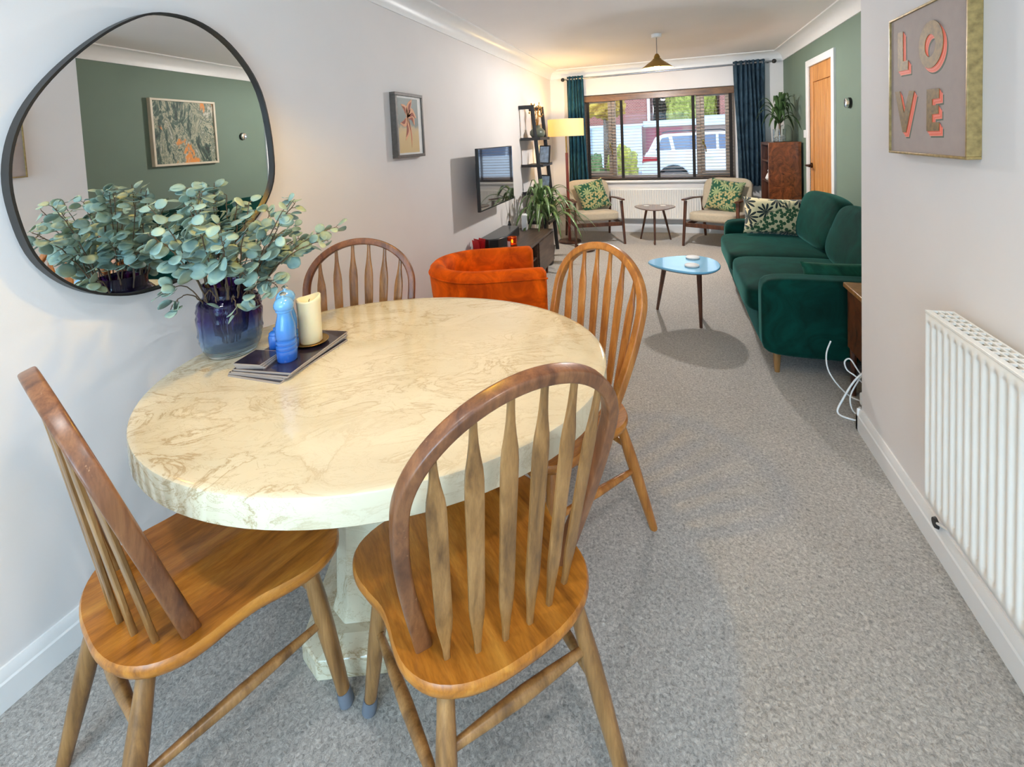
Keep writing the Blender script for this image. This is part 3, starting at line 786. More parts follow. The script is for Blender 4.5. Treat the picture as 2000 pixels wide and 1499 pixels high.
# ------------------------------------------------------------------ media unit
X0, X1, Y0, Y1, Z1 = -1.655, -1.20, 3.25, 4.80, .45
mu = thing('media_unit', 'low dark wood media unit with open shelves under the television', 'tv stand', ((X0+X1)/2, (Y0+Y1)/2, 0))
part('top_board', MB().box(X0, X1+.01, Y0, Y1, Z1-.022, Z1), DARKW, mu, world=True, bevel=.003)
mb = MB(); mb.box(X0, X1, Y0+.005, Y1-.005, .12, .14); mb.box(X0, X1, Y0+.005, Y0+.025, .14, Z1-.022); mb.box(X0, X1, Y1-.025, Y1-.005, .14, Z1-.022); mb.box(X0, X1, 4.20, 4.22, .14, Z1-.022); mb.box(X0, X0+.01, Y0+.02, Y1-.02, .14, Z1-.022)
part('carcass', mb, DARKW, mu, world=True, bevel=.002)
part('shelf', MB().box(X0+.01, X1-.01, Y0+.025, 4.20, .28, .295), DARKW, mu, world=True)
part('door_panel', MB().box(X1, X1+.016, 4.215, Y1-.008, .125, Z1-.026), DARKW, mu, world=True, bevel=.002)
for x in (X0+.05, X1-.05):
    for y in (Y0+.1, Y1-.1): part('leg', MB().tube([(x, y, .12), (x, y, 0)], [.02, .013], 12), WALNUT, mu, world=True)
# devices in and on it
BOXM = plain('black_plastic', (.012, .012, .014), .35, .1)
for i, (y, z, dz, dyy, lab) in enumerate(((3.95, .2952, .035, .30, 'slim black media box on the upper shelf of the media unit'), (3.92, .1402, .045, .34, 'black media box on the lower shelf of the media unit'))):
    single('media_box', MB().box(-1.47, -1.22, y-dyy/2, y+dyy/2, z, z+dz), BOXM, lab, 'media player', (-1.34, y, z), world=True, bevel=.004, group='boxes in the media unit')
for i, (y, z, lab, mt_) in enumerate(((3.55, .2952, 'white magazine leaning in the near upper shelf of the media unit', PAPER), (3.60, .1402, 'pale magazine lying in the near lower shelf of the media unit', CORK))):
    single('magazine', MB().box(-.12, .12, -.15, .15, 0, .012, Matrix.Rotation(.0, 4, 'Y')), mt_, lab, 'magazine', (-1.34, y, z), .12, bevel=.002)
# speaker / soundbar with a chamfered outline
sp = thing('soundbar', 'long black chamfered speaker on the near end of the media unit', 'speaker', (-1.53, 4.1, Z1))
out = [(-1.63, 3.84), (-1.53, 3.81), (-1.46, 3.86), (-1.42, 3.98), (-1.45, 4.44), (-1.50, 4.48), (-1.63, 4.48)]
part('body', MB().prism(out, Z1, Z1+.085), BOXM, sp, world=True, bevel=.006)
part('top_plate', MB().prism([(x*.0+x+(-.004 if x > -1.55 else .004), y+(.006 if y < 4.2 else -.006)) for x, y in out], Z1+.085, Z1+.088), plain('dark_grey_plastic', (.05, .055, .06), .3, .05), sp, world=True)
for dy, lab, h_ in ((0, 'red card standing at the near end of the media unit, in front', .105), (.05, 'red card standing just behind the front red card', .11)):
    cdm = thing('red_card', lab, 'card', (-1.60, 3.70+dy*.8, Z1), -.5, 'red cards on the media unit')
    part('front_leaf', MB().box(-.045, .045, -.001, .001, 0, h_, Matrix.Rotation(radians(8), 4, 'X')), RED, cdm, smooth=0)
    part('back_leaf', MB().box(-.045, .045, .028, .030, 0, h_, Matrix.Rotation(radians(-7), 4, 'X')), RED, cdm, smooth=0)
jar = thing('candle_jar', 'lit candle in an amber glass jar on the media unit', 'candle', (-1.33, 3.86, Z1))
AMB, N, L, b = new_mat('amber_glass'); S(b, base=c255(190, 84, 20), rough=.05, trans=.8, ior=1.4)
part('glass', MB().lathe([(.038, 0), (.044, .004), (.044, .108), (.041, .108), (.041, .008), (.01, .006)], 28), AMB, jar, smooth=50)
part('wax', MB().lathe([(.036, .008), (.036, .045), (.01, .046)], 24), plain('amber_wax', c255(220, 130, 50), .5, .05), jar, smooth=50)
FLM, N, L, b = new_mat('flame'); S(b, base=(1, .6, .2), em=(1, .55, .15), ems=14)
part('flame', MB().lathe([(.002, .052), (.008, .06), (.009, .068), (.005, .08), (.001, .09)], 12), FLM, jar, smooth=60)
part('paper_label', MB().grid(lambda u, v_: (.0446*cos(-2.6+1.0*u), .0446*sin(-2.6+1.0*u), .018+.06*v_), 8, 1), plain('pink_label', c255(226, 190, 190), .6, .03), jar, smooth=60)
bulb('jar_candle_light', (-1.33, 3.86, Z1+.075), .35, (1.0, .5, .16), .008)
# twig vase and white stone block
tw = thing('bud_vase', 'slim dark bud vase with bare twigs beside the black speaker', 'vase', (-1.60, 4.58, Z1))
part('vase_body', MB().lathe([(.02, 0), (.028, .01), (.026, .05), (.012, .09), (.01, .11), (.012, .115)], 20), BLACK, tw, smooth=50)
mb = MB(); random.seed(3)
for i in range(6):
    a = random.uniform(0, 6.28); r_ = random.uniform(.02, .05); mb.tube([(0, 0, .08), (r_*.4*cos(a), r_*.4*sin(a), .2), (r_*cos(a)*.9, r_*sin(a), .34+.04*random.random())], [.002, .0016, .001], 5)
part('twigs', mb, STEMB, tw)
single('white_router', MB().prism([(-.03, -.045), (.03, -.045), (.03, .045), (-.03, .045)], 0, .17), PLASTIC, 'upright white box device at the far end of the media unit', 'router', (-1.47, 4.70, Z1), .2, bevel=.012)

# ------------------------------------------------------------------ ladder shelf
ld = thing('ladder_shelf', 'black leaning ladder shelf against the white wall behind the media unit', 'shelf', (-1.5, 5.5, 0))
LY0, LY1 = 5.30, 5.74
def lx(z): return -1.375-.075*z     # leaning front rail
for y in (LY0, LY1):
    mb = MB(); mb.sweep([(lx(0)-.0, y, 0), (lx(1.8), y, 1.8)], (.022, .012), (0, 1, 0), n=8, k=8); part('rail', mb, BLACKW, ld, world=True)
    mb = MB(); mb.box(XL+.004, lx(1.78)+.01, y-.012, y+.012, 1.755, 1.80); part('wall_bracket', mb, BLACKW, ld, world=True, bevel=.002)
for z in (1.41, 1.095, .77, .42):
    mb = MB(); mb.box(XL+.01, lx(z)+.04, LY0-.012, LY1+.012, z-.018, z); mb.box(XL+.01, lx(z)+.06, LY0-.02, LY0-.012, z-.022, z+.012); mb.box(lx(z)+.04, lx(z)+.055, LY0-.012, LY1+.012, z-.022, z+.012)
    part('shelf_board', mb, BLACKW, ld, world=True, bevel=.002)
vv = thing('round_vase', 'round grey green ceramic vase of dried grasses on the top ladder shelf', 'vase', (-1.51, 5.50, 1.41))
part('vase_body', MB().lathe([(.035, 0), (.07, .012), (.092, .045), (.092, .085), (.06, .118), (.035, .13), (.034, .15), (.038, .155), (.03, .15), (.03, .13)], 32), plain('grey_green_glaze', c255(92, 98, 84), .3, .15), vv, smooth=50)
dg = thing('dried_grasses', 'dried golden grasses and bunny tails in the round grey vase', 'flowers', (-1.51, 5.50, 1.53))
mb = MB(); hd = MB(); random.seed(8)
for i in range(34):
    a = random.uniform(0, 6.28); r_ = random.uniform(.02, .15 if i % 3 == 0 else .08); h_ = random.uniform(.13, .30)
    e_ = Vector((max(r_*cos(a), -.13), r_*sin(a), h_)); mb.tube([(0, 0, 0), (e_.x*.35, e_.y*.35, h_*.55), e_], [.0018, .0014, .001], 5)
    hd.cushion(e_, (.006, .006, .02) if i % 2 else (.009, .009, .012), 2, n=3)
DRY = plain('dried_straw', c255(176, 128, 62), .8, .3, 40)
part('stalks', mb, DRY, dg); part('seed_heads', hd, DRY, dg, smooth=80)['kind'] = 'stuff'
def photo_frame(label, x, y, z, lean, w_, h_):
    f_ = thing('photo_frame', label, 'photo frame', (x, y, z), -.5, 'framed pictures on the ladder shelf')
    M = T(0, 0, .006) @ Matrix.Rotation(lean, 4, 'X')
    part('border', MB().box(-w_/2, w_/2, -.007, .007, 0, h_, M), BLACKW, f_, bevel=.002)
    part('print', MB().box(-w_/2+.014, w_/2-.014, -.0078, -.006, .014, h_-.014, M), plain('pale_blue_print', c255(186, 204, 224), .35, .3, 22), f_, smooth=0)
photo_frame('dark framed pale picture leaning on the second shelf of the ladder', -1.44, 5.50, 1.095, -.12, .17, .22)
photo_frame('dark framed pale picture leaning on the third shelf of the ladder', -1.43, 5.47, .77, -.12, .15, .19)
BKC = [c255(200, 196, 188), c255(60, 66, 84), c255(150, 60, 50), c255(210, 190, 140)]
for i in range(4):
    single('book', MB().box(-.085, .085, -.012, .012, 0, .2-.012*i), plain('book_cover_%d' % i, BKC[i], .6, .05), ['cream', 'navy', 'red', 'yellow'][i]+' book upright on the lowest ladder shelf behind the plant', 'book', (-1.54, 5.42+.028*i, .42), 0, 'books on the ladder shelf', bevel=.002)

# ------------------------------------------------------------------ orange tub chair
UA = radians(24); OC = Vector((-1.13, 2.68)); RO, LA, ZR = .325, .36, .672
oc = thing('tub_chair', 'burnt orange velvet tub chair with channel stitched inside behind the dining table', 'armchair', (OC.x, OC.y, 0), UA)
def upath(t, r):  # t 0..1 along U: near arm end -> back -> far arm end; local x = facing direction
    tot = 2*LA+pi*RO; s = t*tot
    if s < LA: return Vector((LA-s, -r)), Vector((0, -1)), s
    if s > LA+pi*RO: q = s-LA-pi*RO; return Vector((q, r)), Vector((0, 1)), s
    a = -pi/2-(s-LA)/RO; return Vector((r*cos(a), r*sin(a))), Vector((cos(a), sin(a))), s
mb = MB(); rings = []; NS = 84; tot = 2*LA+pi*RO
for i in range(NS+1):
    t = i/NS; _, n_, s = upath(t, RO)
    ch = abs(sin(s/tot*pi*11))**.6
    endk = min(1, min(s, tot-s)/.035); ek = sqrt(max(0, 1-(1-endk)**2))
    ztop = ZR-.03*(1-ek)
    th = .095
    sec = []
    for off, z in ((-.06, .15), (-.035, .3), (-.01, .5), (.0, ztop-.05), (-.006, ztop-.02), (-.025, ztop-.003), (-.05, ztop+.004), (-th+.02, ztop-.006), (-th-.006*ch, ztop-.035), (-th-.014*ch, ztop-.12), (-th-.016*ch, .4), (-th-.01*ch, .30), (-th, .15)):
        mid = -.05; o2 = mid+(off-mid)*max(.25, ek)
        p, _, _ = upath(t, RO+o2)
        sec.append(Vector((p.x, p.y, z)))
    rings.append(sec)
mb.rings(rings); part('shell', mb, VELO, oc, smooth=60)
mb = MB()
pp = []
for i in range(NS+1):
    p, _, _ = upath(i/NS, RO+.001); pp.append((p.x, p.y, ZR-.05))
mb.tube(pp, .005, 8); part('piping', mb, VELO, oc, smooth=60)
mb = MB()
outl = []
for i in range(33):
    p, _, _ = upath(i/32, RO-.10); outl.append((p.x, p.y))
mb.prism(outl, .16, .30); part('seat_base', mb, VELO, oc, bevel=.01)
part('seat_cushion', MB().cushion((.06, 0, .36), (.27, .225, .06), 5), VELO, oc, smooth=60)
for sx_ in (-.15, .28):
    for sy_ in (-.19, .19): part('leg', MB().tube([(sx_, sy_, .16), (sx_*1.12, sy_*1.12, 0)], [.02, .011], 12), WALNUT, oc)

# ------------------------------------------------------------------ sofa
SX0, SX1, SY0, SY1 = .47, 1.37, 2.89, 4.86
so = thing('velvet_sofa', 'dark green velvet two seater sofa against the sage green wall', 'sofa', ((SX0+SX1)/2, (SY0+SY1)/2, 0))
def cus(c, h, k=6, M=None, n=14, warp=None): return MB().cushion(c, h, k, M, n, warp=warp)
part('base', cus(((SX0+SX1)/2, (SY0+SY1)/2, .235), ((SX1-SX0)/2-.01, (SY1-SY0)/2-.02, .105), 14), VELG, so, world=True, smooth=60)
for yc in (SY0+.075, SY1-.075):
    part('arm', cus(((SX0+SX1)/2, yc, .352), ((SX1-SX0)/2, .075, .222), 9), VELG, so, world=True, smooth=60)
part('back_frame', cus((SX1-.09, (SY0+SY1)/2, .44), (.09, (SY1-SY0)/2-.1, .32), 9), VELG, so, world=True, smooth=60)
ym = (SY0+SY1)/2
def seatwarp(v): return Vector((v.x, v.y, v.z+(.015*(1-(v.x/.4)**2)*(1-(v.y/.45)**2) if v.z > 0 else 0)))
for yc in ((SY0+.15+ym)/2, (SY1-.15+ym)/2):
    part('seat_cushion', cus((.79, yc, .385), (.375, (ym-SY0-.15)/2, .085), 7, warp=seatwarp), VELG, so, world=True, smooth=60)
for yc, a in (((SY0+.15+ym)/2, .0), ((SY1-.15+ym)/2, .04)):
    M = Rz(a) @ Matrix.Rotation(radians(14), 4, 'Y')
    def bw(v): return Vector((v.x+.02*sin(v.z*14)*.3, v.y*(1-.06*max(0, v.z)/.23), v.z-.02*(v.y/.4)**2*(1 if v.z > 0 else 0)))
    part('back_cushion', cus((1.14, yc, .665), (.10, (ym-SY0-.15)/2+.005, .215), 4.2, M, 16, bw), VELG, so, world=True, smooth=60)
for x in (SX0+.09, SX1-.09):
    for y in (SY0+.1, SY1-.1):
        part('leg', MB().tube([(x, y, .14), (x, y, 0)], [.024, .014], 14), OAK, so, world=True, label='tapered oak leg')
def pillow(c, w_, h_, t_, M, n=18):
    mb = MB()
    def F(sg):
        def f(u, v_):
            a, b_ = 2*u-1, 2*v_-1
            e = max(0, (1-a**4))*max(0, (1-b_**4))
            px = a*(1-.10*(1-a*a)*0-.07*(1-b_*b_)*abs(a)**3); py = b_*(1-.07*(1-a*a)*abs(b_)**3)
            return Vector(c)+M @ Vector((px*w_/2, sg*t_/2*e**.55, py*h_/2))
        return f
    mb.grid(F(1), n, n); mb.grid(F(-1), n, n)
    bmesh.ops.remove_doubles(mb.bm, verts=mb.bm.verts, dist=.0006); return mb
single('scatter_cushion', pillow((0, 0, 0), .52, .33, .15, Matrix.Rotation(radians(-16), 4, 'X') @ Matrix.Rotation(radians(4), 4, 'Y')), CUSHC, 'oblong cream cushion with dark botanical print at the far arm of the sofa', 'cushion', (.86, 4.60, .635), .12, smooth=80)
single('scatter_cushion', pillow((0, 0, 0), .44, .20, .10, Matrix.Rotation(radians(-10), 4, 'X')), velvet('sage_velvet', c255(22, 70, 54), (.4, .8, .6)), 'plain green velvet cushion just behind the near arm of the sofa', 'cushion', (.93, 3.10, .525), .05, smooth=80)

# burr walnut side table behind the near arm, with cables
st = thing('side_table', 'burr walnut side table squeezed between the sofa arm and the white wall end', 'side table', (1.1, 2.68, 0))
part('tabletop', MB().box(.845, 1.36, 2.53, 2.845, .565, .59), OAK, st, world=True, bevel=.004)
part('cabinet_body', MB().box(.86, 1.345, 2.545, 2.83, .25, .565), BURR, st, world=True, bevel=.003)
for x in (.88, 1.32):
    for y in (2.565, 2.81): part('leg', MB().tube([(x, y, .25), (x, y, 0)], [.016, .012], 10), WALNUT, st, world=True)
CAB = PLASTIC
def cable(pts, r=.0035):
    P_ = [Vector(p) for p in pts]; o_ = []
    for i in range(len(P_)-1):
        p0, p1, p2, p3 = P_[max(i-1, 0)], P_[i], P_[i+1], P_[min(i+2, len(P_)-1)]
        for j in range(8):
            t = j/8; o_.append(.5*((2*p1)+(p2-p0)*t+(2*p0-5*p1+4*p2-p3)*t*t+(-p0+3*p1-3*p2+p3)*t**3))
    o_.append(P_[-1]); return MB().tube(o_, r, 8)
cab = thing('coiled_cable', 'coiled white cable hanging by the burr walnut side table', 'cable', (.80, 2.6, 0))
part('cord', cable([(.765, 2.76, .30), (.74, 2.74, .24), (.74, 2.72, .17), (.77, 2.70, .11), (.82, 2.68, .06), (.86, 2.66, .05)]), CAB, cab, world=True)
part('cord', cable([(.88, 2.60, .16), (.84, 2.62, .22), (.81, 2.63, .27), (.79, 2.64, .25), (.80, 2.64, .21), (.83, 2.62, .19), (.87, 2.60, .15)]), CAB, cab, world=True)
part('cord', cable([(.88, 2.60, .25), (.82, 2.60, .18), (.77, 2.60, .08), (.745, 2.59, .015), (.79, 2.56, .006), (.88, 2.55, .006)], .0045), CAB, cab, world=True)
part('cord', cable([(.88, 2.64, .22), (.83, 2.62, .15), (.80, 2.60, .09), (.81, 2.59, .03), (.85, 2.58, .01)]), CAB, cab, world=True)
single('plug_adapter', MB().cushion((0, 0, 0), (.03, .025, .032), 8, n=6), PLASTIC, 'white plug adapter among the coiled white cables', 'plug', (.868, 2.575, .10), .3, smooth=60)

# ------------------------------------------------------------------ green wall things
pa = thing('abstract_painting', 'cream framed abstract green painting on the sage wall above the sofa', 'painting', (XG, 3.805, 1.635))
hw, hh = .365, .34
mb = MB()
for y0, y1, z0, z1 in ((-hw, hw, hh-.022, hh), (-hw, hw, -hh, -hh+.022), (-hw, -hw+.022, -hh+.022, hh-.022), (hw-.022, hw, -hh+.022, hh-.022)): mb.box(-.045, 0, y0, y1, z0, z1)
part('frame', mb, plain('limed_frame', c255(214, 200, 176), .5, .05), pa, bevel=.002)
mt, N, L, b = new_mat('abstract_canvas'); S(b, rough=.6)
v = coords(N, L, scale=(1, 1.3, .7)); n1 = noise(N, L, v, 4.5, 9, .75, 1.2); n2 = noise(N, L, v, 3, 5, .6, .5)
c_ = ramp(N, L, n1, [(.38, c255(24, 40, 34)), (.46, c255(70, 96, 80)), (.5, c255(190, 184, 156)), (.54, c255(60, 84, 66)), (.62, c255(206, 200, 180))])
L.new(mixc(N, L, ramp(N, L, n2, [(.60, (0, 0, 0)), (.62, (1, 1, 1))]), c_, c255(222, 140, 60)), b.inputs['Base Color'])
part('canvas', MB().box(-.03, -.002, -hw+.02, hw-.02, -hh+.02, hh-.02), mt, pa, smooth=0)
th = thing('thermostat', 'small round chrome thermostat on the sage green wall', 'thermostat', (XG, 4.56, 1.59))
part('base_ring', MB().tube([(0, 0, 0), (-.02, 0, 0)], .043, 28), BLACK, th); part('dial', MB().tube([(-.02, 0, 0), (-.034, 0, 0), (-.037, 0, 0)], [.041, .039, .033], 28), CHROME, th)
sw = thing('light_switch', 'white light switch beside the oak door frame', 'switch', (XG, 5.90, 1.33))
part('plate', MB().box(-.012, 0, -.043, .043, -.043, .043), PLASTIC, sw, bevel=.004); part('rocker', MB().box(-.016, -.012, -.012, .012, -.02, .02), PLASTIC, sw, bevel=.001)

# burr cabinet with open front
bc = thing('tall_cabinet', 'tall burr walnut cabinet in the corner by the blue curtain with a plant on top', 'cabinet', (1.22, 6.2, 0))
bx0, bx1, by0, by1, bz = 1.06, 1.39, 5.98, 6.45, 1.245
mb = MB(); mb.box(bx0, bx1, by0, by0+.03, 0, bz)
part('side_panel', mb, BURR, bc, world=True, bevel=.006)
mb = MB(); mb.box(bx0, bx1, by1-.03, by1, 0, bz); mb.box(bx1-.02, bx1, by0+.03, by1-.03, 0, bz); mb.box(bx0, bx1-.02, by0+.03, by1-.03, bz-.03, bz); mb.box(bx0, bx1-.02, by0+.03, by1-.03, 0, .06)
part('carcass', mb, WALNUT, bc, world=True, bevel=.003)
for z in (.42, .78, 1.02): part('shelf', MB().box(bx0+.01, bx1-.02, by0+.03, by1-.03, z, z+.02), WALNUT, bc, world=True)
single('ornament', MB().lathe([(.03, 0), (.045, .02), (.03, .06), (.012, .09), (.02, .11), (.008, .13)], 20), PAPER, 'pale ornament on an upper shelf of the tall burr cabinet', 'ornament', (1.11, 6.22, .80), smooth=50)
# glass vase, plant
gv = thing('glass_vase', 'clear glass cylinder vase of pale stones on the tall burr cabinet', 'vase', (1.205, 6.14, bz))
part('glass', MB().lathe([(.06, 0), (.066, .003), (.066, .15), (.062, .15), (.062, .008), (.01, .006)], 28), GLASSC, gv, smooth=50)
mb = MB(); random.seed(5)
for i in range(60):
    a = random.uniform(0, 6.28); r_ = .048*sqrt(random.random()); mb.cushion((r_*cos(a), r_*sin(a), .016+.06*random.random()), (.011, .009, .008), 2.4, n=3)
st_ = part('stones', mb, STONEW, gv, smooth=80); st_['kind'] = 'stuff'
def strap_leaf(mb, base, az, reach, rise, droop, wd, tilt=0, n=12):
    """arching strap leaf with a keel"""
    d_ = Vector((cos(az), sin(az), 0)); s_ = Vector((-sin(az), cos(az), 0)); L1 = []
    for i in range(n+1):
        t = i/n
        p = Vector(base)+d_*(reach*(t**.9))+Vector((0, 0, rise*sin(pi*min(1, t*.72))*1.0-droop*t**2.3))
        w_ = wd*(sin(pi*(.10+.88*t))**.8)
        if i == n: w_ = wd*.04
        up_ = Vector((0, 0, 1))*(1-t*.4)-d_*t*.3
        L1.append((p-s_*w_+up_*w_*.35, p, p+s_*w_+up_*w_*.35))
    V = [[mb.bm.verts.new(q) for q in r] for r in L1]
    for i in range(n):
        for j in range(2): mb.bm.faces.new((V[i][j], V[i][j+1], V[i+1][j+1], V[i+1][j]))
pl = thing('dracaena_plant', 'small dracaena with arching leaves standing in the clear vase on the cabinet', 'plant', (1.205, 6.14, bz+.05))
part('cane', MB().tube([(0, 0, 0), (.004, .0, .12), (0, 0, .22)], [.011, .012, .010], 10), STEMB, pl)
mb = MB(); random.seed(21)
for i in range(26):
    az = 2*pi*i/26*3.3+random.uniform(-.2, .2); k = i/25
    reach = random.uniform(.20, .36)*(1-.4*k)
    if cos(az) > .2: reach = min(reach, .18/max(.3, cos(az)))
    strap_leaf(mb, (0, 0, .14+.10*k), az, reach, random.uniform(.08, .16)+.14*k, random.uniform(.10, .28)*(1-k), .021)
part('leaves', mb, LEAFD, pl, smooth=80, solid=.0008)
single('glass_cloche', MB().lathe([(.075, 0), (.075, .12), (.06, .17), (.03, .195), (.008, .2), (.008, .2), (.028, .192), (.058, .167), (.072, .12), (.072, 0)], 28), GLASSC, 'clear glass dome behind the plant vase on the tall burr cabinet', 'cloche', (1.30, 6.32, bz), smooth=50)

# ------------------------------------------------------------------ LOVE canvas
lv = thing('love_canvas', 'gold framed mauve canvas with large gold and coral letters above the radiator', 'wall art', (XN, 1.86, 1.54))
LY0_, LY1_, LZ0, LZ1 = 1.625, 2.112, 1.302, 1.786
GOLD = plain('antique_gold', c255(158, 132, 82), .4, .3, 60, metal=.3)
GOLDF = plain('gold_leaf_face', c255(122, 94, 46), .55, .35, 80, metal=.15)
MAUVE = plain('mauve_paint', c255(172, 156, 148), .7, .03, 30, .3, 700)
part('canvas', MB().box(XN-.028, XN, LY0_+.006, LY1_-.006, LZ0+.006, LZ1-.006), MAUVE, lv, world=True, smooth=0)
mb = MB()
for y0, y1, z0, z1 in ((LY0_, LY1_, LZ1-.008, LZ1), (LY0_, LY1_, LZ0, LZ0+.008), (LY0_, LY0_+.008, LZ0+.008, LZ1-.008), (LY1_-.008, LY1_, LZ0+.008, LZ1-.008)): mb.box(XN-.034, XN, y0, y1, z0, z1)
part('frame', mb, GOLD, lv, world=True, bevel=.0015)
CORAL = plain('coral_paint', c255(240, 110, 80), .6, .05); CORALP = plain('pink_coral_paint', c255(250, 140, 120), .6, .03); SHAD = plain('grey_teal_paint', c255(96, 108, 92), .7, .05)
# letters: a = along the wall read left to right (decreasing Y), b = up
def P2(y, z): return (-(y), z)
def rectl(y0, y1, z0, z1): return [(y0, z0), (y1, z0), (y1, z1), (y0, z1)]
Lp = [(2.047, 1.730), (2.008, 1.728), (2.006, 1.625), (1.970, 1.624), (1.970, 1.592), (2.046, 1.594)]
Vp = [(2.068, 1.525), (2.031, 1.523), (1.998, 1.445), (1.962, 1.519), (1.927, 1.516), (1.984, 1.378), (2.008, 1.378)]
Ep = [(1.846, 1.514), (1.774, 1.512), (1.774, 1.482), (1.814, 1.481), (1.814, 1.462), (1.777, 1.461), (1.777, 1.435), (1.814, 1.434), (1.814, 1.409), (1.773, 1.409), (1.773, 1.383), (1.846, 1.382)]
def lay(mb, poly, dy, dz, h0, h1): mb.prism([(a+dy, b_+dz) for a, b_ in poly], h0, h1, lambda a, b_, h: (XN-.028-h, a, b_))
def oring(mb, dy, dz, h0, h1):
    c = (1.825, 1.652); n = 40; O_, I_ = [], []
    for k in range(n):
        a = 2*pi*k/n; O_.append((c[0]+dy+.072*cos(a), c[1]+dz+.073*sin(a))); I_.append((c[0]+dy+.003+.032*cos(a), c[1]+dz-.003+.035*sin(a)))
    f = lambda p, h: (XN-.028-h, p[0], p[1])
    mb.rings([[Vector(f(p, h0)) for p in O_], [Vector(f(p, h1)) for p in O_], [Vector(f(p, h1)) for p in I_], [Vector(f(p, h0)) for p in I_]], False, True)
STEP = [(-.021, -.021, SHAD, 'drop_shade'), (-.016, -.016, CORALP, 'pink_layer'), (-.0125, -.0125, CORAL, 'coral_layer'), (-.008, -.008, CORALP, 'pink_layer'), (-.004, -.004, CORAL, 'coral_layer'), (0, 0, GOLDF, 'gold_face')]
for i, (dy, dz, mt_, nm) in enumerate(STEP):
    mb = MB(); h0, h1 = .0004*i, .0004*(i+1)+(.001 if nm == 'gold_face' else 0)
    lay(mb, Lp, dy, dz, h0, h1); lay(mb, Vp, dy, dz, h0, h1); lay(mb, Ep, dy, dz, h0, h1); oring(mb, dy, dz, h0, h1)
    part(nm, mb, mt_, lv, world=True, smooth=0)

# ------------------------------------------------------------------ radiators
def radiator(name, label, cat, L_, z0, z1, loc, rz, nr):
    r = thing(name, label, cat, loc, rz)       # local: x along, front towards -y, wall at y=0
    mb = MB(); hN = nr*8; y0 = -.095
    def F(u, v_):
        x = u*L_; ph = (u*nr) % 1
        edge = min(1, min(v_, 1-v_)/.04)
        rib = .009*(0.5-0.5*math.cos(2*pi*ph))**1.5 if edge > .999 else 0
        return (x, y0-(.006 if 0 < v_ < 1 else 0)+rib*(1 if .06 < v_ < .94 else 0), z0+(z1-z0)*v_)
    vs__ = [0, .012, .05, .068, .5, .93, .95, .99, 1]
    mb.grid(lambda u, v_: F(u, vs__[round(v_*8)]), hN, 8)
    mb.grid(lambda u, v_: (u*L_, y0+.012+.001*v_, z0+(z1-z0)*v_), 1, 1)
    part('front_panel', mb, RADM, r, smooth=60)
    mb = MB(); mb.box(-.003, 0, y0-.004, -.03, z0, z1+.004); mb.box(L_, L_+.003, y0-.004, -.03, z0, z1+.004); mb.box(0, L_, -.042, -.03, z0+.01, z1-.005)
    mb.box(0, L_, y0-.008, y0+.006, z1-.002, z1+.006)
    part('casing', mb, RADM, r, bevel=.002)
    mb = MB(); ng = int(L_/.03)
    for yy in (y0+.006, y0+.024, y0+.041, -.036): mb.box(0, L_, yy-.002, yy+.0035, z1-.003, z1+.004)
    for i in range(ng+1): xx = L_*i/ng; mb.box(max(0, xx-.004), min(L_, xx+.004), y0+.008, -.036, z1-.002, z1+.003)
    part('top_grille', mb, RADM, r, bevel=0)
    part('core', MB().box(.01, L_-.01, y0+.02, -.04, z0+.02, z1-.03), plain('dark_inside', (.12, .12, .12), .7), r)
    mb = MB()
    for xx in (.15*L_, .85*L_): mb.box(xx-.015, xx+.015, -.03, 0, z0+.05, z1-.05)
    part('bracket', mb, RADM, r)
    return r
radiator('radiator', 'long white ribbed radiator with a grille top on the near white wall below the letters', 'radiator', 1.55, .268, .850, (XN, 1.68, 0), radians(-90), 47)
radiator('radiator', 'white ribbed radiator under the front window between the cream armchairs', 'radiator', 1.5, .20, .635, (-.82, YF, 0), 0, 46)
vp = thing('pipe_valve', 'dark pipe end at the skirting under the near radiator', 'valve', (XN-.02, 1.80, 0))
part('valve_body', MB().tube([(XN-.018, 1.80, .112), (XN-.026, 1.80, .112)], [.018, .015], 16), BLACK, vp, world=True); part('pipe', MB().tube([(XN-.022, 1.79, .118), (XN-.022, 1.70, .16), (XN-.022, 1.66, .28)], .004, 10), TRIM, vp, world=True)

# ------------------------------------------------------------------ blue coffee table and coasters
def pebble(w_, d_, n=48, p=0.0, pin=.25):
    o_ = []
    for i in range(n):
        a = 2*pi*i/n; x, y = cos(a), sin(a)
        o_.append((w_/2*x, d_/2*y*(1+pin*x)))
    return o_
bt = thing('coffee_table', 'rounded triangular pale blue coffee table on splayed walnut legs', 'coffee table', (.075, 3.62, 0), .0)
BLUEL, N, L, b = new_mat('blue_laminate'); S(b, base=c255(120, 190, 226), rough=.18, coat=.5, coatr=.05)
mb = MB(); o_ = pebble(.50, .44, 56, pin=.35)
mb.rings([[Vector((x*k, y*k, z)) for x, y in o_] for k, z in ((.96, .432), (1, .44), (1, .446), (.985, .45))] + [[Vector((x*k, y*k, .45)) for x, y in o_] for k in (.6, .2)])
part('tabletop', mb, BLUEL, bt, smooth=40)
mb = MB(); mb.rings([[Vector((x*k, y*k, z)) for x, y in o_] for k, z in ((.90, .424), (.965, .4318), (.9, .4321))]); part('under_edge', mb, WALNUT, bt, smooth=40)
for (tx, ty), (fx, fy) in (((-.13, .02), (-.20, .24)), ((.10, -.11), (.108, -.07)), ((.111, .10), (.120, .13))):
    part('leg', MB().tube([(tx, ty, .43), (fx, fy, 0)], [.019, .011], 14), WALNUT, bt)
def round_coaster(label, x, y, z, r_=.045, grp='round coasters on the coffee table', h=.014):
    single('round_coaster', MB().lathe([(r_-.004, 0), (r_, .002), (r_, h-.004), (r_-.005, h), (.01, h)], 32), STONEW, label, 'coaster', (x, y, z), 0, grp, smooth=40)
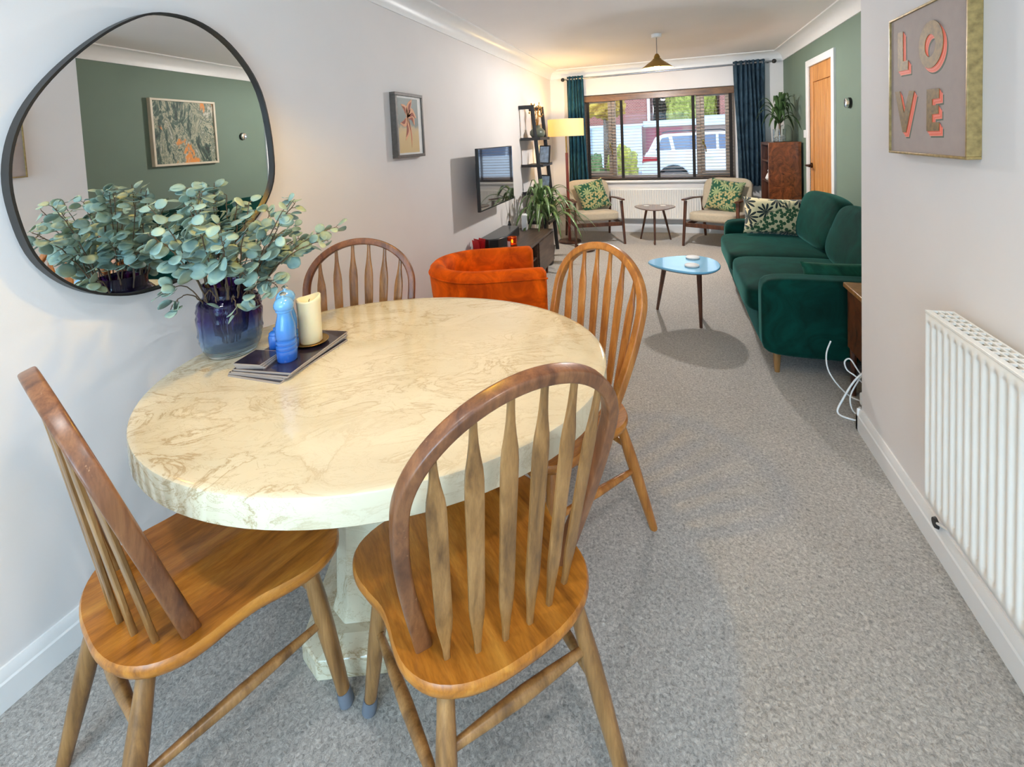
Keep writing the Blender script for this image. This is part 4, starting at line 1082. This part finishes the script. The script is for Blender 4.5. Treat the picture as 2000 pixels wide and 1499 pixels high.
round_coaster('white round coaster nearer the window on the blue table', .145, 3.765, .4502, .05)
round_coaster('white round coaster nearer the viewer on the blue table', .13, 3.54, .4502, .05)

# small far table
s2 = thing('side_table', 'small rounded triangular dark side table in front of the window radiator', 'side table', (-.205, 6.33, 0), 0)
mb = MB(); o_ = []
for i in range(60):
    a = 2*pi*i/60; r_ = .235*(1+.10*cos(3*(a+pi/2))); o_.append((r_*1.06*cos(a), r_*sin(a)))
mb.rings([[Vector((x*k, y*k, z)) for x, y in o_] for k, z in ((.95, .438), (1, .446), (1, .45), (.99, .455))] + [[Vector((x*k, y*k, .455)) for x, y in o_] for k in (.6, .2)])
part('tabletop', mb, wood('grey_walnut_top', c255(96, 78, 74), c255(128, 108, 102), c255(150, 130, 122), .2, scale=(2, 10, 10)), s2, smooth=40)
for a in (-pi/2, pi/6+.1, 5*pi/6-.1):
    part('leg', MB().tube([(.12*cos(a), .10*sin(a), .44), (.235*cos(a), .21*sin(a), 0)], [.017, .010], 12), WALNUT, s2)
round_coaster('pale coaster on the window end of the small dark table, nearer the plant', -.31, 6.40, .4552, .04, 'coasters on the small far table', .006)
round_coaster('pale coaster on the small dark table, nearer the printed cushion', -.10, 6.42, .4552, .04, 'coasters on the small far table', .006)

# ------------------------------------------------------------------ armchairs
def make_armchair(label, x, y, a):
    r = thing('lounge_armchair', label, 'armchair', (x, y, 0), a, 'mid century armchairs by the front window')   # faces local -y
    W2 = .315
    lg = lambda p, q, r0=.018, r1=.014: MB().sweep([p, q], [(r0, r0), (r1, r1)], (0, 1, 0), n=12, k=5)
    for s_ in (-1, 1):
        part('leg', lg((s_*(W2-.01), -.31, .555), (s_*(W2+.005), -.37, 0)), WALNUT, r)
        part('leg', lg((s_*(W2-.01), .24, .53), (s_*(W2+.0), .36, 0)), WALNUT, r)
        part('armrest', MB().sweep([(s_*(W2-.005), -.37, .575), (s_*(W2-.005), -.1, .57), (s_*(W2-.005), .30, .535)], [(.024, .010), (.026, .011), (.018, .009)], (0, 0, 1), n=12, k=4), WALNUT, r, smooth=40)
        part('side_rail', MB().box(s_*(W2-.01)-.012, s_*(W2-.01)+.012, -.335, .30, .235, .285, ), WALNUT, r, bevel=.003)
    part('front_rail', MB().box(-W2+.02, W2-.02, -.345, -.32, .235, .285), WALNUT, r, bevel=.003)
    M = Matrix.Rotation(radians(-5), 4, 'X')
    part('seat_cushion', MB().cushion((0, -.06, .345), (W2-.035, .30, .062), 6, M, 12), CREAMF, r, smooth=60)
    M = Matrix.Rotation(radians(-20), 4, 'X')
    part('back_cushion', MB().cushion((0, .27, .565), (W2-.015, .052, .235), 5, M, 12), CREAMF, r, smooth=60)
    return r
AR = (.575, 6.33, radians(-24)); AL = (-1.01, 6.36, radians(22))
make_armchair('cream armchair with walnut arms between the window radiator and the green sofa', *AR)
make_armchair('cream armchair with walnut arms partly behind the big floor plant', *AL)
def chair_cushion(A_, label, lx_, tilt):
    x, y, a = A_; p = Vector((lx_, .12, .565)); p.rotate(Matrix.Rotation(a, 3, 'Z'))
    single('scatter_cushion', pillow((0, 0, 0), .42, .42, .13, Matrix.Rotation(radians(-22), 4, 'X') @ Matrix.Rotation(radians(tilt), 4, 'Y')), CUSHG, label, 'cushion', (x+p.x, y+p.y, p.z+.02), a, smooth=80)
chair_cushion(AR, 'green leaf print cushion on the armchair nearest the sofa', .02, 8)
chair_cushion(AL, 'green leaf print cushion on the armchair behind the floor plant', .03, -14)

# ------------------------------------------------------------------ curtains and rod
rd = thing('curtain_rod', 'dark metal curtain pole with end knobs spanning the front window', 'curtain rod', (-.1, YF-.10, 2.245))
part('pole', MB().tube([(-1.44, YF-.1, 2.245), (1.27, YF-.1, 2.262)], .0125, 14), STEEL, rd, world=True)
for x, s_ in ((-1.44, -1), (1.27, 1)): part('finial', MB().cushion((x+s_*.02, YF-.1, 2.245 if s_ < 0 else 2.262), (.028, .028, .028), 2, n=8), BLACK, rd, world=True, smooth=80)
for x, z in ((-1.40, 2.245), (1.22, 2.262)):
    part('bracket', MB().tube([(x, YF, z), (x, YF-.08, z), (x, YF-.1, z-.015)], .008, 8), BLACK, rd, world=True)
def curtain(label, mt_, xa0, xa1, xb0, xb1, z0, z1, folds, ph, nm):
    mb = MB(); nx, nz = folds*12, 14
    def F(u, v_):
        z = z0+(z1-z0)*v_; x = (xb0+(xb1-xb0)*u)*(1-v_)+(xa0+(xa1-xa0)*u)*v_
        amp = .042*(1-.15*v_)
        return (x+.008*sin(5*v_+u*9), YF-.1+amp*sin(u*folds*2*pi+ph)+.006*sin(u*31+v_*4), z)
    mb.grid(F, nx, nz)
    t_ = thing('curtain', label, 'curtain', ((xa0+xa1)/2, YF-.1, z0))
    part('drape', mb, mt_, t_, world=True, smooth=180, solid=.003)
    for i in range(folds*2-1):
        u = (i+.75)/(folds*2); x = xa0+(xa1-xa0)*u
        pass
    for i in range(folds):
        u = (i+.5)/folds; x = xa0+(xa1-xa0)*u
        part('eyelet', MB().tube([(x+.001, YF-.1+.024*cos(2*pi*k/14), z1-.045+.024*sin(2*pi*k/14)) for k in range(14)], .004, 6, closed=True), STEEL, t_, world=True)
    return t_
curtain('teal eyelet curtain by the lit floor lamp', TEAL, -1.39, -1.17, -1.42, -1.13, .70, 2.285, 5, .3, 'a')
curtain('slate blue eyelet curtain beside the tall burr cabinet', NAVY, .82, 1.18, .86, 1.20, .66, 2.30, 7, 1.2, 'b')

# ------------------------------------------------------------------ lounge pendant
pd = thing('pendant_light', 'small cone shaped brass ceiling pendant hanging before the front window', 'ceiling light', (FARP[0], FARP[1], ZC))
SHO, N, L, b = new_mat('brass_shade'); S(b, base=c255(170, 140, 84), rough=.35, metal=.9)
BLB, N, L, b = new_mat('lit_bulb'); S(b, base=(1, .9, .7), em=(1.0, .74, .38), ems=9)
part('ceiling_rose', MB().lathe([(.048, -.035), (.05, -.03), (.05, -.001)], 28), TRIM, pd)
part('flex', MB().tube([(0, 0, -.03), (0, 0, -.21)], .004, 8), STEEL, pd)
part('lamp_holder', MB().lathe([(.012, -.195), (.02, -.205), (.03, -.225), (.03, -.24), (.042, -.245), (.042, -.25), (.02, -.25)], 20), BRASS, pd, smooth=40)
part('lamp_shade', MB().lathe([(.036, -.248), (.152, -.335), (.154, -.34), (.151, -.337), (.034, -.252)], 40, cap=False), SHO, pd, smooth=50)
def bulb_mesh(zc_, r_=.028): return MB().cushion((0, 0, zc_), (r_, r_, r_*1.2), 2, n=8)
part('light_bulb', bulb_mesh(-.315), BLB, pd, smooth=80)
bpy.data.objects['lounge_pendant_light'].location = (FARP[0], FARP[1], ZC-.358)
# dining pendant above the table (just above the picture)
p2 = thing('pendant_light', 'opaque cone pendant hanging above the marble dining table', 'ceiling light', (DINE[0], DINE[1], ZC))
part('ceiling_rose', MB().lathe([(.048, -.035), (.05, -.03), (.05, -.001)], 28), TRIM, p2)
part('flex', MB().tube([(0, 0, -.03), (0, 0, -.17)], .004, 8), STEEL, p2)
part('lamp_shade', MB().lathe([(.03, -.17), (.036, -.20), (.165, -.375), (.167, -.38), (.163, -.376), (.033, -.203), (.027, -.172)], 40, cap=False), SHO, p2, smooth=50)
part('light_bulb', bulb_mesh(-.235), BLB, p2, smooth=80)

for i_, (dx_, dy_) in enumerate(FILL):
    t_ = thing('ceiling_fill', ('added ceiling fill lamp above the viewer, left side', 'added ceiling fill lamp above the viewer, right side', 'added ceiling fill lamp nearest the glazed doors and white wall', 'added ceiling fill lamp nearest the glazed doors, other side')[i_], 'ceiling light', (dx_, dy_, ZC), 0, 'unseen fill lamps')
    part('trim_ring', MB().lathe([(.048, -.001), (.06, -.002), (.062, -.006), (.052, -.009), (.05, -.004)], 28), TRIM, t_, smooth=50)  # made-up white ring around each added fill lamp, out of view
# ------------------------------------------------------------------ floor lamp
fl = thing('floor_lamp', 'lit floor lamp with a yellow drum shade and red wood stem by the teal curtain', 'floor lamp', (FL[0], FL[1], 0))
SHD, N, L, b = new_mat('linen_shade')
tr = N.new('ShaderNodeBsdfTranslucent'); tr.inputs[0].default_value = (1.0, .80, .30, 1); df = N.new('ShaderNodeBsdfDiffuse'); df.inputs[0].default_value = (.9, .84, .66, 1); mx = N.new('ShaderNodeMixShader'); mx.inputs[0].default_value = .5
L.new(df.outputs[0], mx.inputs[1]); L.new(tr.outputs[0], mx.inputs[2]); L.new(mx.outputs[0], N['Material Output'].inputs[0])
part('lamp_shade', MB().lathe([(.236, 1.42), (.236, 1.645), (.234, 1.645), (.234, 1.42)], 48, cap=False), SHD, fl, smooth=50)
part('light_bulb', MB().cushion((0, 0, 1.53), (.03, .03, .036), 2, n=8), BLB, fl, smooth=80)
part('upper_stem', MB().tube([(0, 0, 1.20), (0, 0, 1.50)], .010, 12), BRASS, fl)
part('stem', MB().tube([(0, 0, .03), (0, 0, 1.2)], [.02, .018], 14), wood('cherry_stem', c255(96, 34, 26), c255(130, 52, 38), c255(150, 70, 50)), fl)
part('base', MB().lathe([(.14, 0), (.15, .006), (.15, .022), (.14, .03), (.02, .034)], 40), WALNUT, fl, smooth=40)
mb = MB()
for k in range(3):
    a = 2*pi*k/3; mb.tube([(0, 0, 1.43), (.235*cos(a), .235*sin(a), 1.43)], .003, 6)
part('shade_ring', mb, BRASS, fl)
bpy.data.objects['floor_lamp_light'].location = (FL[0], FL[1], 1.585)

# ------------------------------------------------------------------ big floor plant
PX, PY = -1.36, 5.03
pot = thing('plant_pot', 'dark pot on the carpet between media unit and armchair holding the big dracaena', 'plant pot', (PX, PY, 0))
part('pot_body', MB().lathe([(.08, 0), (.10, .01), (.125, .2), (.128, .205), (.118, .205), (.11, .18)], 32), plain('charcoal_pot', c255(54, 46, 42), .6, .1), pot, smooth=50)
part('soil', MB().lathe([(.112, .16), (.11, .185), (.01, .188)], 24), plain('soil', c255(50, 38, 28), .95, .3, 60), pot)
bp = thing('dracaena_plant', 'big dracaena with long arching striped leaves on the floor before the ladder shelf', 'plant', (PX, PY, .185))
random.seed(77); cane = MB(); mb = MB()
STRIPE = plain('green_striped_leaf', c255(92, 118, 66), .35, .45, 30)
for cx_, cy_, hh_ in ((-.05, .02, .46), (.05, .03, .38), (.0, -.04, .54)):
    cane.tube([(cx_*.4, cy_*.4, 0), (cx_*.8, cy_*.8, hh_*.5), (cx_, cy_, hh_)], [.014, .013, .011], 10)
    for i in range(20):
        k = i/19; az = i*2.4+random.uniform(-.3, .3)
        rc = .62
        if cos(az) < -.1: rc = min(rc, .26/max(.3, -cos(az)))
        strap_leaf(mb, (cx_, cy_, hh_-.10+.10*k), az, random.uniform(.55, 1.0)*rc*(1-.35*k), random.uniform(.10, .2)+.10*k, random.uniform(.2, .5)*(1-.75*k), .020, n=14)
part('canes', cane, STEMB, bp); part('leaves', mb, STRIPE, bp, smooth=80, solid=.0008)
tr_ = thing('planter_dish', 'round wooden dish of small pale pots on the carpet beneath the floor plant leaves', 'dish', (-1.02, 5.72, 0))
part('dish_rim', MB().lathe([(.11, 0), (.125, .01), (.13, .05), (.122, .05), (.115, .015), (.01, .012)], 32), WALNUT, tr_, smooth=50)
for i, (dx, dy) in enumerate(((-.045, -.02), (.05, .02))):
    single('small_pot', MB().lathe([(.025, 0), (.035, .01), (.038, .06), (.032, .065), (.028, .055)], 20), PAPER, ('pale small pot at the wall end of the round dish', 'pale small pot at the armchair end of the round dish')[i], 'pot', (-1.02+dx, 5.72+dy, .0152), 0, 'pots in the round dish', smooth=50)

# ------------------------------------------------------------------ the street outside
single('road', MB().box(-14, 18, YF+.4, 40, -.16, -.12), plain('pale_tarmac', c255(150, 154, 158), .9, .1, 3), 'grey road and drive outside the front window', 'road', (0, 12, -.12), world=True, smooth=0, kind='structure')
single('lawn', MB().box(-5, -.75, 8.2, 10.9, -.12, -.08), foliage('grass', c255(90, 110, 60), c255(140, 156, 90), 20), 'strip of green lawn below the bushes outside', 'lawn', (-2.5, 9.5, -.12), world=True, smooth=0, kind='structure')
def blob(name, mt_, label, cat, c, h, seed, amp=.25, n=18, grp=None):
    random.seed(seed); ofs = [Vector((random.uniform(-9, 9), random.uniform(-9, 9), random.uniform(-9, 9))) for _ in range(3)]
    from mathutils import noise as mn
    def wp(v):
        q = Vector((v.x/h[0], v.y/h[1], v.z/h[2])); f = 1+amp*mn.noise(q*2.2+ofs[0])+amp*.7*mn.noise(q*5+ofs[1])+amp*.5*mn.noise(q*11+ofs[2]); return v*f
    return MB().cushion(c, h, 2.4, None, n, warp=wp)
hb = thing('neighbour_house', 'red brick house with a white downpipe across the road', 'house', (-2.4, 22, -.12))
part('wall', MB().box(-6, -.78, 21.2, 26, -.12, 6.2), BRICK, hb, world=True, smooth=0)
part('downpipe', MB().tube([(-.82, 21.1, 0), (-.82, 21.1, 6)], .06, 8), PAPER, hb, world=True)
part('window', MB().box(-4.3, -3.25, 21.12, 21.2, 2.5, 3.6), PLASTIC, hb, world=True)
part('roof', MB().prism([(-6.3, 6.2), (-.5, 6.2), (-3.4, 8)], 21, 26.2, lambda a, b_, h: (a, h, b_)), DKTREE, hb, world=True, smooth=0)
hc = thing('brick_building', 'red brick building beyond the white garage on the far side', 'building', (4.5, 24, -.12))
part('wall', MB().box(2.05, 8, 21.6, 26, -.12, 5.5), BRICK, hc, world=True, smooth=0); part('roof', MB().box(1.9, 8.2, 21.5, 26.1, 5.5, 5.7), DKTREE, hc, world=True, smooth=0)
PWHITE = plain('pale_blue_white_paint', c255(206, 220, 226), .6, .03)
ga = thing('garage', 'low garage with a maroon door and white fascia across the road', 'garage', (-.2, 20.3, -.12))
part('wall', MB().box(-.98, 1.12, 20.0, 20.9, -.12, 1.72), BRICK, ga, world=True, smooth=0)
part('garage_door', MB().box(-.92, .50, 19.94, 20.0, -.1, 1.62), plain('maroon_door', c255(140, 44, 56), .5, .06), ga, world=True, smooth=0)
part('fascia', MB().box(-1.0, 1.16, 19.9, 20.95, 1.66, 1.90), PWHITE, ga, world=True, smooth=0)
gb = thing('garage', 'white fronted garage behind the white car', 'garage', (2.3, 20.1, -.12))
part('wall', MB().box(1.2, 4.6, 19.8, 21.1, -.12, 1.72), plain('taupe_wall', c255(160, 142, 130), .8, .05), gb, world=True, smooth=0)
part('fascia', MB().box(1.16, 4.7, 19.7, 21.1, 1.62, 2.0), PWHITE, gb, world=True, smooth=0)
part('rail', MB().box(1.3, 4.5, 19.74, 19.8, 1.28, 1.34), PWHITE, gb, world=True, smooth=0)
gc = thing('garden_wall', 'long pale blue-white garden wall in front of the brick house', 'wall', (-2.9, 19.6, -.12))
part('panel', MB().box(-5.5, -1.05, 19.5, 19.7, -.12, 1.72), PWHITE, gc, world=True, smooth=0); part('coping', MB().box(-5.6, -1.0, 19.45, 19.75, 1.70, 1.80), PWHITE, gc, world=True, smooth=0)
for x, z0 in ((-3.1, 0), (-2.35, 0)): part('panel_post', MB().box(x-.06, x+.06, 19.42, 19.5, 0, 1.68), plain('grey_post', c255(150, 168, 176), .7), gc, world=True, smooth=0)
def plant_out(name, mt_, label, cat, c, h, seed, trunk=True, amp=.3, grp=None):
    t_ = thing(name, label, cat, (c[0], c[1], -.12), 0, grp)
    part('foliage', blob(name, mt_, label, cat, c, h, seed, amp), mt_, t_, world=True, smooth=80)
    if trunk: part('trunk', MB().tube([(c[0], c[1], -.12), (c[0]+.02, c[1], c[2])], [.07, .05], 10), STEMB, t_, world=True)
plant_out('conifer_hedge', HEDGE, 'tall yellow green conifer beyond the garages, seen left of the window post', 'hedge', (.58, 22.0, 2.2), (.60, .5, 2.0), 1)
plant_out('conifer_hedge', HEDGE, 'yellow green conifer beside the brick building, seen right of the window post', 'hedge', (1.66, 22.4, 2.1), (.33, .5, 2.0), 2)
plant_out('dark_tree', DKTREE, 'dark leafy tree filling the gap behind the maroon door garage', 'tree', (.0, 24, 2.6), (.62, .7, 2.5), 3)
plant_out('garden_bush', BUSHM, 'rounded yellow green bush on the lawn outside the window', 'bush', (-.95, 10.1, .62), (.30, .36, .50), 4, False)
plant_out('garden_bush', foliage('green_bush_foliage', c255(70, 100, 66), c255(130, 156, 96)), 'darker green bush on the lawn nearest the teal curtain', 'bush', (-1.62, 9.9, .5), (.30, .36, .48), 5, False)
plant_out('autumn_tree', AUTUMN, 'small golden leaved tree outside the left casement', 'tree', (-1.35, 10.6, 2.12), (.42, .4, .34), 6, True)
# car: rear quarter, side on, facing right
car = thing('parked_car', 'white estate car parked side-on outside the window', 'car', (1.5, 11.5, -.12))
CARW = plain('white_car_paint', c255(226, 234, 238), .2, .01, coat=.6); CARG, N, L, b = new_mat('car_glass'); S(b, base=c255(88, 104, 128), rough=.08, coat=.5)
yc0, yc1 = 11.5, 13.2
def arc(cx_, cz_, r_, a0, a1, n=10): return [(cx_+r_*cos(a0+(a1-a0)*i/n), cz_+r_*sin(a0+(a1-a0)*i/n)) for i in range(n+1)]
x0 = -.62
body = [(x0+.02, .18), (x0-.02, .45), (x0, .62), (x0+.04, .85), (x0+.10, .96)]+[(x0+.9, 1.0), (2.4, .98), (3.2, .90), (3.7, .72), (3.75, .4), (3.7, .18)]+arc(3.0, .28, .36, 0, pi)+arc(.07, .28, .37, 0, pi)
mb = MB(); mb.prism(body, yc0, yc1, lambda a, b_, h: (a, h, b_)); part('body', mb, CARW, car, world=True, bevel=.03, seg=3)
gh = [(x0+.12, .955), (x0+.30, 1.30), (x0+.5, 1.37), (1.2, 1.385), (1.7, 1.30), (2.45, .97)]
mb = MB(); A = [Vector((a, yc0+.03, b_)) if b_ < 1.1 else Vector((a, yc0+.16, b_)) for a, b_ in gh]; Bq = [Vector((a, yc1-.03, b_)) if b_ < 1.1 else Vector((a, yc1-.16, b_)) for a, b_ in gh]
mb.rings([A, Bq]); part('cabin', mb, CARW, car, world=True, bevel=.02)
part('underbody', MB().box(x0+.15, 3.5, yc0+.22, yc1-.05, -.02, .8), BLACK, car, world=True)
def win(p, q):
    mb = MB(); f = lambda a, b_, h: (a, yc0+.03+(b_-.955)/.42*.13-.012+h, b_)
    mb.prism(p, 0, .01, f); part('side_window', mb, CARG, car, world=True, smooth=0)
win([(x0+.30, 1.0), (x0+.66, 1.0), (x0+.60, 1.30), (x0+.45, 1.28)], 0); win([(x0+.74, 1.0), (1.0, .99), (1.0, 1.33), (x0+.68, 1.31)], 0); win([(1.06, .99), (2.15, .985), (1.62, 1.27), (1.06, 1.33)], 0)
for xw in (.07, 3.0):
    wl = part('wheel', MB().tube([(xw, yc0-.01, .22), (xw, yc0+.2, .22)], .33, 32), plain('tyre', (.03, .03, .03), .8), car, world=True)
    mb = MB()
    for k in range(10):
        a = 2*pi*k/10; mb.tube([(xw, yc0-.02, .22), (xw+.2*cos(a), yc0-.02, .22+.2*sin(a))], .014, 6)
    mb.tube([(xw+.21*cos(2*pi*k/24), yc0-.015, .22+.21*sin(2*pi*k/24)) for k in range(24)], .015, 6, closed=True)
    part('alloy_rim', mb, STEEL, wl, world=True)
mb = MB(); mb.prism([(x0-.01, .72), (x0+.02, .86), (x0+.36, .84), (x0+.38, .76)], yc0-.012, yc0+.2, lambda a, b_, h: (a, h, b_)); part('tail_light', mb, plain('red_lens', c255(170, 30, 40), .2), car, world=True, bevel=.005)
part('roof_rail', MB().tube([(x0+.45, yc0+.2, 1.40), (x0+.6, yc0+.2, 1.43), (1.1, yc0+.2, 1.43), (1.3, yc0+.2, 1.39)], .014, 8), BLACK, car, world=True)
for x in (.75, 1.95): part('door_handle', MB().box(x, x+.17, yc0-.02, yc0, .80, .825), CARW, car, world=True, bevel=.004)
